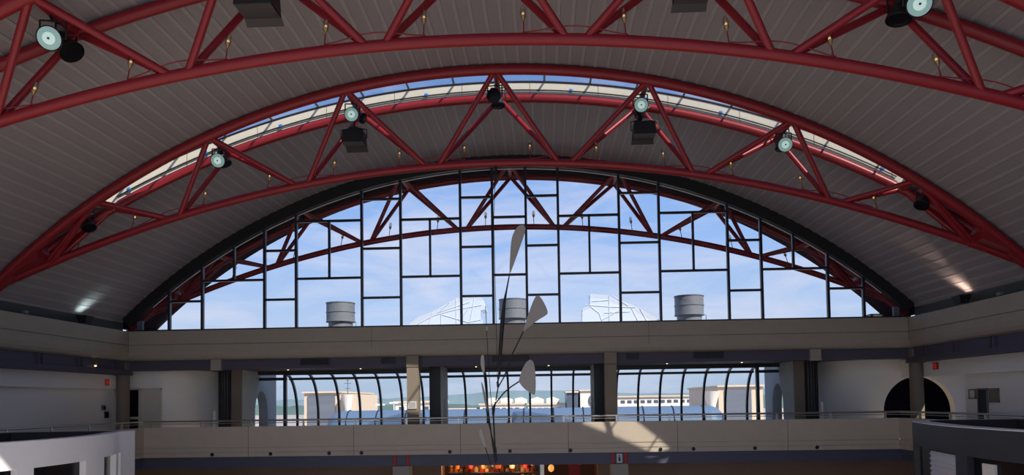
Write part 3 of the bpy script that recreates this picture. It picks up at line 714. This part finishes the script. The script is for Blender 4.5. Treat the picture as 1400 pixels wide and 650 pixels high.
for x, y, lab in ((-14.3, 22.3, 'tiny pale camera standing on the left ledge'), (14.3, 22.5, 'tiny pale camera standing on the right ledge')):
    t = thing('ledge_camera', lab, 'camera', (x, y, 4.4)); MB().box((x-.05, y-.09, 4.44), (x+.05, y+.09, 4.53)).build('body', GALV, t); MB().tube([(x, y, 4.4), (x, y, 4.45)], 0.02, 8).build('foot', BLACK, t)

# ------------------------------------------------------------------ the hanging mobile
def mobile():
    Y0 = 20.2
    k = Y0/1050.485
    def P(px, py, dy=0.0):       # laid out on the hanging plane
        return V(((px-742.6)*k+1.145+0.0146*(py-549)*k, Y0+dy, 1.6+(549.3+(700-px)*0.0146-py)*k))
    t = thing('hanging_mobile', 'hanging kinetic mobile of grey blades on black rods in front of the window', 'sculpture', (-0.05, Y0, bot_z(0)))
    hook = V((-0.08, 21.25, bot_z(0)-0.1))
    MB().tube([hook, P(682, 300), P(681, 528)], 0.008, 6).build('wire', BLACK, t)
    m = MB(); m.lathe([(0, 0.05), (0.05, 0.04), (0.05, -0.28), (0.025, -0.32), (0, -0.33)], hook, (0, 0, 1), 12); m.build('swivel', BLACK, t)
    def blade(pts, dy, name='blade', th=0.012, turn=0.25):
        c = sum((P(*q) for q in pts), V())/len(pts); F = []
        for q in pts:
            p = P(*q); p = V((p.x, Y0+dy+(p.x-c.x)*turn, p.z)); F.append(p)
        m = MB(); n = len(F); off = V((0, th, 0)); B = [p+off for p in F]
        m.face(F); m.face(B[::-1])
        for i in range(n): j = (i+1) % n; m.face([F[j], F[i], B[i], B[j]])
        m.build(name, BLADE, t)
    def sm(pts, it=2):
        for _ in range(it):
            q = []
            for i in range(len(pts)):
                a, b = pts[i], pts[(i+1) % len(pts)]
                q += [(a[0]*.75+b[0]*.25, a[1]*.75+b[1]*.25), (a[0]*.25+b[0]*.75, a[1]*.25+b[1]*.75)]
            pts = q
        return pts
    def rod(pts, r, name='rod', dy=0.0): MB().tube([P(*q, dy) for q in pts], r, 8).build(name, BLACK, t)
    blade(sm([(701.5, 374), (703, 352), (705, 330), (708, 318), (715, 307), (722, 304.5), (726, 308), (724, 318), (718, 334), (709, 358), (703, 373)]), 0.0)
    rod([(702, 373), (697, 396), (694, 410), (690, 440), (686, 480), (684, 510), (681.5, 522)], [0.014, 0.022, 0.036, 0.06, 0.05, 0.034, 0.02])
    blade(sm([(717.5, 453), (724, 434), (731, 415), (737, 402.5), (742, 402.5), (748, 412), (753, 424), (752, 429), (740, 436), (728, 445), (719, 453)]), 0.15)
    rod([(719, 451), (702, 484), (690, 515), (681, 530), (677.5, 548)], 0.017, dy=0.15)
    blade(sm([(710, 522), (713, 512), (718, 500), (724, 493), (729, 492.5), (732, 498), (733.5, 515), (733, 535), (731, 541.5), (726, 538), (717, 532), (711, 524)]), -0.1)
    rod([(720, 517), (711, 522), (700, 529), (690, 537), (680, 549), (674, 557)], 0.018, dy=-0.1)
    blade(sm([(662.5, 512), (659.5, 500), (660, 490), (662, 485.5), (664.5, 487), (665, 500), (664.5, 513)]), -0.3)
    blade(sm([(664, 564), (660.5, 548), (658, 532), (657, 522), (658.5, 523), (662, 536), (664, 552), (665, 564)]), 0.35)
    blade(sm([(663.5, 612), (657.5, 600), (656, 592), (657, 586), (659.5, 586), (662, 597), (664.5, 611)]), -0.45)
    rod([(664, 512), (667, 548), (671, 590), (676, 632)], 0.018, dy=-0.3)
    rod([(663, 560), (666, 580), (671, 602), (676, 633)], 0.014, dy=0.35)
    rod([(663.5, 611), (668, 626), (672, 640)], 0.012, dy=-0.45)
    rod([(667.4, 418), (668, 450), (669, 500), (671, 540), (673, 566), (674.5, 600), (676, 615), (677.5, 630)], 0.009, dy=0.0)
    MB().tube([P(668.4, 446), P(668.6, 452)], 0.03, 8).build('clamp', BLADE, t)
    rod([(677.5, 550), (674, 566), (674.5, 590), (675, 616)], 0.02)
    rod([(681, 522), (681.5, 530)], 0.03, 'link')
    rod([(674, 557), (673.5, 568)], 0.03, 'link'); rod([(675.5, 612), (676, 620)], 0.026, 'link')
mobile()

# ------------------------------------------------------------------ kiosks
def kiosk(s, label, body, rim, rooflab):
    t = thing('round_kiosk', label, 'kiosk', (s*11.0, 15.5, -4.5))
    ZT = 0.95
    face = [(9.9, 10.5), (9.45, 12.0), (9.05, 13.7), (8.85, 15.2), (8.95, 16.7), (9.3, 18.2), (9.75, 19.4), (9.95, 20.5)] if s < 0 else [(9.9, 10.5), (9.6, 12.0), (9.36, 13.54), (9.37, 15.0), (9.47, 16.11), (9.75, 17.6), (10.12, 19.0), (10.33, 19.6)]
    # refine with Catmull-Rom
    def cr(P, n=6):
        Q = []
        for i in range(len(P)-1):
            p0 = P[max(i-1, 0)]; p1 = P[i]; p2 = P[i+1]; p3 = P[min(i+2, len(P)-1)]
            for k in range(n):
                u = k/n
                Q.append(tuple(0.5*(2*b+(c-a)*u+(2*a-5*b+4*c-d)*u*u+(3*b-a-3*c+d)*u**3) for a, b, c, d in zip(p0, p1, p2, p3)))
        return Q+[P[-1]]
    F = cr(face, 14); cx, cy = 13.0, 15.5
    if s > 0: F = F+[(10.55, 20.05), (10.85, 20.33), (11.2, 20.45)]
    ring = F+[(13.15, 20.45), (13.15, 10.5)]
    def inset(p, d):
        v = V((cx-p[0], (cy-p[1])*0.7)); v.normalize(); return (p[0]+v.x*d, p[1]+v.y*d)
    inner = [inset(p, 0.34 if s < 0 else 0.42) for p in ring]
    def w3(p, z): return (s*p[0], p[1], z)
    # openings along the face: segments by Y
    if s < 0: opens = [(11.2, 14.31), (14.74, 16.57), (17.67, 18.9), (19.2, 19.45)]
    else: opens = [(11.2, 15.43), (15.92, 17.65), (18.22, 19.31)]
    ZO = 0.43 if s < 0 else 0.40
    m = MB(); n = len(ring)
    for i in range(n):
        a, b = ring[i], ring[(i+1) % n]; ym = (a[1]+b[1])/2
        op = i < len(face)*14-14 and any(o0 < ym < o1 for o0, o1 in opens)
        m.grid([[w3(a, ZO if op else -4.5), w3(b, ZO if op else -4.5)], [w3(a, ZT), w3(b, ZT)]], 0, False)
        if op:
            ia, ib = inset(a, 0.13), inset(b, 0.13)
            m.face([w3(a, ZO), w3(b, ZO), w3(ib, ZO), w3(ia, ZO)], 0)
            m.face([w3(ia, -4.5), w3(ib, -4.5), w3(ib, ZO), w3(ia, ZO)], 1)
            m.grid([[w3(a, -4.5), w3(b, -4.5)], [w3(a, -3.6), w3(b, -3.6)]], 0, False)
    for i in range(len(F)-1):      # reveals
        ym = (F[i][1]+F[i+1][1])/2; inn = any(o0 < ym < o1 for o0, o1 in opens)
        yn = (F[i+1][1]+F[min(i+2, len(F)-1)][1])/2; inn2 = any(o0 < yn < o1 for o0, o1 in opens)
        if inn != inn2:
            p = F[i+1]; q = inset(p, 0.13); m.face([w3(p, -4.5), w3(q, -4.5), w3(q, ZO), w3(p, ZO)], 0)
    m.build('wall', [body, DARKGLASS], t)
    r = MB(); r.grid([[w3(p, ZT) for p in ring], [w3(p, ZT+0.015) for p in ring], [w3(p, ZT+0.015) for p in inner]], 0, False, True); r.build('coping', rim, t)
    r = MB(); r.grid([[w3(p, ZT+0.012) for p in inner], [w3(p, 0.3) for p in inner]], 0, False, True); r.build('inner_face', ROOFDK, t)
    f = MB(); f.face([w3(p, 0.40) for p in inner]); f.build('roof', ROOFDK, t)
    if s > 0:
        # roller shutter slats in the end opening
        sh = MB()
        for k in range(14):
            z = ZO-0.03-k*0.11
            a, b = (9.50, 15.93), (9.79, 17.64)
            n_ = V((-(b[1]-a[1]), b[0]-a[0], 0)).normalized()
            sh.grid([[(a[0]-0.0, a[1], z), (b[0], b[1], z)], [(a[0]-0.032, a[1]+0.004, z-0.075), (b[0]-0.032, b[1]+0.004, z-0.075)], [(a[0], a[1], z-0.11), (b[0], b[1], z-0.11)]], 0, False)
        sh.build('shutter', mat('shutter_grey', (0.5, 0.5, 0.55), 0.5), t)
        po = MB(); po.box((9.42, 14.55, -1.2), (9.47, 14.95, 0.30)); po.build('poster', SIGN, t)
    return t
kiosk(-1, 'white curved shop kiosk at the lower left corner', KWHITE, KWHITE, '')
kiosk(1, 'charcoal curved shop kiosk at the lower right corner', KDARK, KRIM, '')

# ------------------------------------------------------------------ lower level under the balcony
for x, lab, sg in ((-3.95, 'lower pillar with red side strips, left of the lit shop', False), (3.8, 'lower pillar with red side strips and a white sign, right of the shop', True)):
    t = thing('lower_pillar', lab, 'pillar', (x, 28.0, -4.5))
    MB().lathe([(0.15, -4.5), (0.15, -0.22)], (x, 27.6, 0), n=20).build('shaft', CONC, t)
    MB().box((x-0.30, 27.3, -4.5), (x+0.30, 27.9, -0.66)).build('casing', CONC, t)
    for s in (-1, 1): MB().box((x+s*0.23-0.045, 27.36, -0.66), (x+s*0.23+0.045, 27.45, -0.24)).build('strip', REDPAINT, t)
    if sg:
        q = thing('pillar_sign', 'small white pictogram sign on the right lower pillar', 'sign', (x, 27.3, -0.66))
        MB().box((x-0.1, 27.33, -0.62), (x+0.1, 27.37, -0.30)).build('panel', SIGN, q)
        f = MB(); f.lathe([(0, 0.0), (0.026, 0.0), (0.026, 0.006), (0, 0.006)], (x, 27.33, -0.38), (0, -1, 0), 12); f.box((x-0.035, 27.322, -0.56), (x+0.035, 27.33, -0.42)); f.build('pictogram', BLACK, q)
def shop():
    m = MB(); m.box((-2.95, 33.2, -4.5), (3.25, 33.3, -0.5)); m.box((-3.0, 30.9, -4.5), (-2.95, 33.2, -0.5)); m.box((3.25, 30.9, -4.5), (3.3, 33.2, -0.5)); m.box((-3.0, 30.6, -0.55), (3.3, 33.3, -0.5))
    struct('wall_shop', m, mat('shop_dark_wall', (0.10, 0.05, 0.035), 0.7))
    m = MB(); m.box((0.98, 30.55, -4.5), (1.14, 30.8, -0.55)); struct('trim_15', m, STEEL)
    for nm, x, e, c in (('a', -1.7, 70, (1, 0.66, 0.38)), ('b', 0.0, 60, (1, 0.6, 0.34)), ('c', 2.2, 5, (1, 0.6, 0.3))):
        ld = bpy.data.lights.new('shop_lamp', 'POINT'); ld.energy = e; ld.color = c; ld.shadow_soft_size = 0.15
        lo = bpy.data.objects.new('shop_lamp', ld); COL.objects.link(lo); lo.location = (x, 31.1, -0.72)
    t = thing('display_shelf', 'lit shop shelf wall crowded with red and orange goods', 'shelf', (-1.0, 32.6, -4.5))
    for z in (-0.78, -1.32, -1.9, -2.5): MB().box((-2.9, 32.3, z-0.6), (0.9, 32.9, z-0.57)).build('shelf_board', BROWN, t)
    MB().box((-2.95, 32.9, -4.5), (0.95, 32.95, -0.6)).build('back_panel', BROWN, t)
    cols = [(0.65, 0.05, 0.03), (0.75, 0.22, 0.04), (0.55, 0.12, 0.04), (0.8, 0.42, 0.12), (0.3, 0.04, 0.03), (0.7, 0.55, 0.35), (0.08, 0.05, 0.04), (0.5, 0.3, 0.1)]
    cm = [mat('toy_fabric', c, 0.8) for c in cols]
    names = ['red', 'orange', 'rust', 'amber', 'dark red', 'tan', 'black', 'ochre']
    k = 0
    for r, z in enumerate((-1.38, -1.92)):
        for i in range(17):
            x = -2.78+i*0.215+random.uniform(-0.02, 0.02); c = random.randrange(8); h = random.uniform(0.28, 0.5); w = 0.09
            y = 32.5
            if i == 0: place = 'at the left end of the %s shelf' % ('upper' if r == 0 else 'lower')
            else: place = '%s on the %s shelf' % (nth(i, 17), 'upper' if r == 0 else 'lower')
            q = thing('soft_toy', '%s soft toy in the lit shop, %s' % (names[c], place), 'toy', (x, y, z), 'soft toys on the lit shop shelves')
            MB().lathe([(0, 0), (w*0.9, 0.02), (w*1.05, h*0.25), (w*0.8, h*0.5), (w*0.45, h*0.6)], (x, y, z), n=12).build('body', cm[c], q)
            MB().lathe([(w*0.3, h*0.58), (w*0.75, h*0.68), (w*0.75, h*0.85), (w*0.4, h*0.98), (0, h)], (x, y, z), n=12).build('head', cm[(c+1) % 8], q)
    for i in range(6):
        x = -2.45+i*0.57; c = (i*3+1) % 8
        q = thing('hanging_bag', '%s bag hanging from the shop ceiling, %s' % (names[c], nth(i, 6)), 'bag', (x, 31.6, -1.15), 'bags hanging in the lit shop')
        MB().lathe([(0, 0), (0.1, 0.01), (0.13, 0.15), (0.11, 0.3), (0.08, 0.34)], (x, 31.6, -1.15), n=10).build('pouch', cm[c], q)
        MB().tube([(x-0.07, 31.6, -0.82), (x, 31.6, -0.56), (x+0.07, 31.6, -0.82)], 0.01, 6).build('strap', cm[(c+6) % 8], q)
    q = thing('lantern', 'small orange lantern hanging in the dark shop bay', 'lamp', (1.42, 31.0, -1.2))
    MB().lathe([(0.03, 0.0), (0.10, 0.06), (0.12, 0.15), (0.10, 0.24), (0.04, 0.29)], (1.42, 31.0, -1.25), n=16).build('shade', mat('lantern_glow', (0.9, 0.4, 0.1), 0.5, emit=(1, 0.42, 0.1), estr=0.9), q)
    MB().tube([(1.42, 31.0, -0.96), (1.42, 31.0, -0.5)], 0.01, 6).build('cord', BLACK, q)
    q = thing('shop_banner', 'dark red banner hanging in the dark shop bay', 'banner', (2.35, 31.0, -1.3))
    MB().box((2.12, 31.0, -1.7), (2.58, 31.03, -0.95)).build('cloth', REDPAINT, q); MB().tube([(2.08, 31.015, -0.95), (2.62, 31.015, -0.95)], 0.02, 8).build('bar', STEEL, q)
shop()

# ------------------------------------------------------------------ on the lounge roof outside
m = MB(); m.box((-13, 36.2, 3.62), (13, 42.0, 4.0)); struct('roof_terrace', m, ROOFDK)
def stack(x, y, label):
    t = thing('exhaust_stack', label, 'vent', (x, y, 4.0), 'round steel stacks outside the window')
    MB().lathe([(0.60, 4.0), (0.60, 5.75)], (x, y, 0), n=40).build('base', GALV, t)
    MB().lathe([(0.60, 5.66), (0.70, 5.70), (0.70, 6.64), (0.68, 6.66), (0.67, 6.6), (0.67, 6.0), (0, 6.0)], (x, y, 0), n=40).build('drum', GALV, t)
    for z in (5.71, 6.18, 6.64): MB().lathe([(0.70, z-0.02), (0.725, z-0.02), (0.725, z+0.02), (0.70, z+0.02)], (x, y, 0), n=40).build('band', GALV, t)
    MB().tube([(x+0.70, y-0.1, 5.73), (x+0.80, y-0.1, 5.70), (x+0.80, y-0.1, 4.0)], 0.022, 6).build('brace', GALV, t)
stack(-8.93, 38.0, 'round grey steel stack outside, at the left of the arched window')
stack(-0.27, 38.0, 'round grey steel stack outside, behind the mobile')
stack(8.40, 38.0, 'round grey steel stack outside, at the right of the arched window')
t = thing('roof_unit', 'low grey roof unit outside at the right end of the window', 'unit', (14.3, 30.8, 4.15))
MB().box((14.0, 30.5, 4.15), (14.85, 31.1, 4.50)).build('base', GALV, t); m = MB()
m.box((13.98, 30.48, 4.5), (14.87, 31.12, 4.53)); m.box((13.98, 30.48, 4.78), (14.87, 31.12, 4.82)); m.box((14.0, 30.5, 4.53), (14.1, 31.1, 4.78)); m.box((14.72, 30.5, 4.53), (14.85, 31.1, 4.78)); m.build('case', BLACK, t)

WHITEFRAME = mat('reflection_white_bar', (0.55, 0.60, 0.70), 0.5)
PANE = frosted('reflection_pale_pane', (0.85, 0.92, 1.0), 0.60)
def lantern(pts, bars, label):  # lattice shape added to stand in for a reflection in the window glass
    t = thing('glass_reflection', label, 'reflection', (pts[0][0], 39.8, 4.0), 'lattice shapes standing in for window reflections')
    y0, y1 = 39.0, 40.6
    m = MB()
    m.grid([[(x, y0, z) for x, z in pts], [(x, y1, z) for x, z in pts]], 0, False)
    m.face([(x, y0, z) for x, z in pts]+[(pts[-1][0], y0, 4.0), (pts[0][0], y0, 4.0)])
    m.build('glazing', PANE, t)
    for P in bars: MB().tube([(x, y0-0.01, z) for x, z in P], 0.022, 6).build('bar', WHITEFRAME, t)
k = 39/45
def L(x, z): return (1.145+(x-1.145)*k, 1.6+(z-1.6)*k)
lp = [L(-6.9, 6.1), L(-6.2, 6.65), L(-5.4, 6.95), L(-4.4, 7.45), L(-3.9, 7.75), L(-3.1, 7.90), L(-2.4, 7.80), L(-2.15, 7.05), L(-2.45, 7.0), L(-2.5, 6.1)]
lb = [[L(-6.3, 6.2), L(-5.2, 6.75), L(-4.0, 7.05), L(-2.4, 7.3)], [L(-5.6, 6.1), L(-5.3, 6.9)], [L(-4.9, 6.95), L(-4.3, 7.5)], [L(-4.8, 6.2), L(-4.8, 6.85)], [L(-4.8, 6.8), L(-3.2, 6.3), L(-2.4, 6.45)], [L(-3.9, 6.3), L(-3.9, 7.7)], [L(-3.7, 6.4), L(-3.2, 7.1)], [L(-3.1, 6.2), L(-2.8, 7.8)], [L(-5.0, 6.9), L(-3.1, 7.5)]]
lantern(lp, lb, 'pale lattice shape standing in for a window reflection, left of the middle steel stack')
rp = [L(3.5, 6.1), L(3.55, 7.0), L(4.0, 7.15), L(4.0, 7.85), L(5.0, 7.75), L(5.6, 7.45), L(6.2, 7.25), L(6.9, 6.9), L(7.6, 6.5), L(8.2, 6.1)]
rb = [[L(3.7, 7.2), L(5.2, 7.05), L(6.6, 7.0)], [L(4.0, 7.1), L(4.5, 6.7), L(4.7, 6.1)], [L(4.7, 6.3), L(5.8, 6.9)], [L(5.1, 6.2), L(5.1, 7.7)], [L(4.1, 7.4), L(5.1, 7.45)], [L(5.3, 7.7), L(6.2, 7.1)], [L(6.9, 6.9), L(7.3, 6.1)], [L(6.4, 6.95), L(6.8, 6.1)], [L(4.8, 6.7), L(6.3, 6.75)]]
lantern(rp, rb, 'pale lattice shape standing in for a window reflection, left of the right steel stack')

# ------------------------------------------------------------------ the airfield outside
m = MB(); m.box((-900, 36, -6.2), (900, 1500, -6.0)); struct('ground', m, mat('pale_tarmac', (0.36, 0.33, 0.30), 0.8, noise=0.2, nscale=0.05))
def hills():
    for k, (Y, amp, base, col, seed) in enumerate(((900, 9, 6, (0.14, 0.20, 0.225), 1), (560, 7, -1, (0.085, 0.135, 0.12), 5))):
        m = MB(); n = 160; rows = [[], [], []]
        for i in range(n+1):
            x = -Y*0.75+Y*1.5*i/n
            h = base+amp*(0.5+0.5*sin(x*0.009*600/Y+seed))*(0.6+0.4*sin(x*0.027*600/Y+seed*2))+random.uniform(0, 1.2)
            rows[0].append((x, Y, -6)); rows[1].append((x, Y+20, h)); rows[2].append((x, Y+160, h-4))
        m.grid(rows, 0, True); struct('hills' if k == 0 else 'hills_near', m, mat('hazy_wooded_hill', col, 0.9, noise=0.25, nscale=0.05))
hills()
TUBE = mat('blue_grey_roof_sheet', (0.10, 0.155, 0.25), 0.45, noise=0.08)
def barrel():
    t = thing('barrel_roof', 'long blue grey barrel roof outside below the lounge windows', 'roof', (-0.2, 46, -6))
    X0, X1, r, zc = -10.9, 10.9, 1.1, 0.08; Y = 46
    m = MB(); n = 20
    P = [(Y-r*cos(pi*i/n), zc+r*sin(pi*i/n)) for i in range(n+1)]
    rows = [[(x, y, z) for y, z in P] for x in [X0+(X1-X0)*i/20 for i in range(21)]]
    m.grid(rows, 0, True)
    for s, x in ((-1, X0), (1, X1)):
        m.grid([[(x+s*r*0.9*sin(a), Y-r*cos(a)*cos(pi*i/n)-0*0, zc+r*cos(a)*sin(pi*i/n)) for i in range(n+1)] for a in [pi/2*j/6 for j in range(7)]], 0, True)
    m.build('vault', TUBE, t)
    for i in range(13):
        x = X0+0.4+(X1-X0-0.8)*i/12
        MB().tube([(x, Y-(r+0.02)*cos(pi*k/n), zc+(r+0.02)*sin(pi*k/n)) for k in range(n+1)], 0.035, 6).build('rib', MULL, t)
    MB().box((X0-0.9, Y-r, -6), (X1+0.9, Y+r, zc)).build('base', mat('blue_grey_wall', (0.25, 0.33, 0.48), 0.5), t)
barrel()
CREAM = mat('cream_cladding', (0.62, 0.50, 0.38), 0.7, noise=0.05, nscale=0.3)
HDOOR = mat('slate_hangar_door', (0.13, 0.145, 0.18), 0.6, noise=0.25, nscale=0.4, stretch=(.2, 1, 3))
WBLD = mat('white_terminal_cladding', (0.74, 0.69, 0.62), 0.7, noise=0.05, nscale=0.2)
GWIN = mat('dark_strip_window', (0.08, 0.10, 0.14), 0.3)
def funnel(x, y, z0, z1, t, mm):
    m = MB(); n = 20
    m.lathe([(2.6*0.5+0.0, 0)]+[(0.35+2.5*((i/10)**2.4), (z1-z0)*i/10) for i in range(11)], (x, y, z0), n=24)
    m.build('tower_funnel', mm, t)
def hangar(s, X0, X1, XD0, XD1, label):
    Y = 150; t = thing('hangar', label, 'building', ((X0+X1)/2, Y, -6))
    MB().box((X0, Y, -6), (X1, Y+30, 3.8)).build('wall', CREAM, t)
    MB().box((XD0, Y-0.3, -6), (XD1, Y, 3.3)).build('door', HDOOR, t)
    MB().box((X0-0.3, Y-0.5, 3.8), (X1+0.3, Y+30.5, 4.1)).build('parapet', CREAM, t)
    return t
t = hangar(-1, -46.0, -39.1, -45.2, -39.8, 'cream hangar with a dark door, seen through the left lounge windows')
q = thing('tower_block', 'pale block with a funnel tower and mast beside the left hangar', 'building', (-37.3, 150, -6))
MB().box((-38.9, 150, -6), (-35.7, 170, 3.5)).build('wall', CREAM, q)
m = MB(); m.lathe([(0.25+1.15*((i/12)**2.4), 8.0*i/12) for i in range(13)], (-36.9, 148.5, -4.6), n=26); m.build('funnel', WBLD, q)
MB().tube([(-36.9, 148.5, -4.6), (-36.9, 148.5, 6.6)], 0.09, 8).build('mast', GALV, q)
for z, w in ((4.6, 0.55), (5.6, 0.7), (6.2, .4)): MB().tube([(-36.9-w, 148.5, z), (-36.9+w, 148.5, z)], 0.06, 6).build('cross_arm', GALV, q)
t = hangar(1, 35.0, 43.5, 36.2, 41.2, 'cream hangar with a wide dark door, seen through the right lounge windows')
m = MB(); m.lathe([(0.25+1.5*((i/12)**2.2), 7.6*i/12) for i in range(13)], (33.4, 149, -4.6), n=26); m.build('funnel', WBLD, t)
def block(name, label, x0, x1, Y, z1, wins=True, m_=None, depth=20):
    t = thing(name, label, 'building', ((x0+x1)/2, Y, -6))
    MB().box((x0, Y, -6), (x1, Y+depth, z1)).build('wall', m_ or WBLD, t)
    MB().box((x0-0.4, Y-0.6, z1-0.5), (x1+0.4, Y+depth+0.5, z1)).build('roof_edge', CREAM, t)
    if wins:
        for z in [z1-2.0-i*2.6 for i in range(2)]:
            x = x0+1.0
            w = MB()
            while x+1.6 < x1: w.box((x, Y-0.1, z-0.5), (x+1.4, Y, z+0.5)); x += 2.2
            w.build('window_row', GWIN, t)
    return t
block('cargo_building', 'low cream building beyond the left square column', -38.5, -27.0, 205, 2.1)
block('terminal_building', 'long low white terminal left of the mobile, far outside', -36, -22, 262, -0.4)
t = block('terminal_building', 'white terminal with slanted roof monitors, far behind the mobile', -20.5, -5.5, 262, 1.0)
for x in (-18.5, -13.5, -8.5):
    m = MB(); m.prism([(x, 1.0), (x+4.0, 1.0), (x+4.0, 2.2), (x+2.2, 3.0), (x, 2.6)], XZ, 263, 275); m.build('monitor', WBLD, t)
t = block('terminal_building', 'white terminal with slanted monitors between the mobile and the dark tower block', -4.0, 8.0, 262, 0.8)
for x in (-3, 2.2):
    m = MB(); m.prism([(x, .8), (x+4.4, .8), (x+4.4, 2.2), (x+2.2, 3.0), (x, 2.4)], XZ, 263, 275); m.build('monitor', WBLD, t)
block('tower_block', 'dark blue glazed tower block standing far outside', 9.0, 12.6, 258, 4.7, False, GWIN)
t = block('tower_block', 'cream block with a round disc beside the dark tower block', 13.6, 24.0, 259, 5.2, False)
m = MB(); m.lathe([(0, -0.5), (2.0, -0.4), (2.3, 0)], (18.6, 258.8, 1.6), (0, 1, 0), 24); m.build('disc', GALV, t)
block('terminal_building', 'long white terminal with dark window rows, right of the right column', 26.0, 60.5, 258, 2.9)
block('concourse_building', 'low white concourse in front of the long right terminal', 24.0, 52.0, 226, -0.6)
# parked vehicles on the apron
vc = [mat('vehicle_red', (0.5, 0.06, 0.04), 0.4), mat('vehicle_white', (0.7, 0.7, 0.7), 0.4), mat('vehicle_blue', (0.08, 0.1, 0.25), 0.4)]
VX = [-24, -18, -12, -6, 0, 6, 12, 18, 27, 34, 41]
for i, x in enumerate(VX):
    t = thing('apron_truck', '%s service truck on the far apron, %s' % (['red', 'white', 'dark blue'][i % 3], nth(i, len(VX))), 'truck', (x, 215, -6), 'service trucks on the far apron')
    m = MB(); m.box((x-2.2, 213.8, -5.2), (x+1.0, 216.2, -2.4)); m.build('body', vc[i % 3], t)
    m = MB(); m.prism([(x+1.1, -5.2), (x+2.6, -5.2), (x+2.6, -4.0), (x+2.1, -3.1), (x+1.1, -3.0)], XZ, 213.9, 216.1); m.build('cab', vc[1], t)
    for dx in (-1.4, 1.8): MB().lathe([(0, -0.2), (0.5, -0.2), (0.5, 0.2), (0, 0.2)], (x+dx, 213.9, -5.5), (0, 1, 0), 14).build('wheel', BLACK, t)
for i, x in enumerate((-28.7, -26.2, -23.8, -21.4)):
    t = thing('apron_mast', 'slim pale apron light mast beyond the blue barrel roof, %s' % nth(i, 4), 'mast', (x, 140, -6), 'slim masts on the far apron')
    MB().tube([(x, 140, -6), (x, 140, 1.2+0.3*(i % 2))], [0.16, 0.08], 8).build('pole', WBLD, t)
    MB().box((x-0.8, 139.8, 1.2+0.3*(i % 2)), (x+0.8, 140.2, 1.5+0.3*(i % 2))).build('lamp_head', WBLD, t)
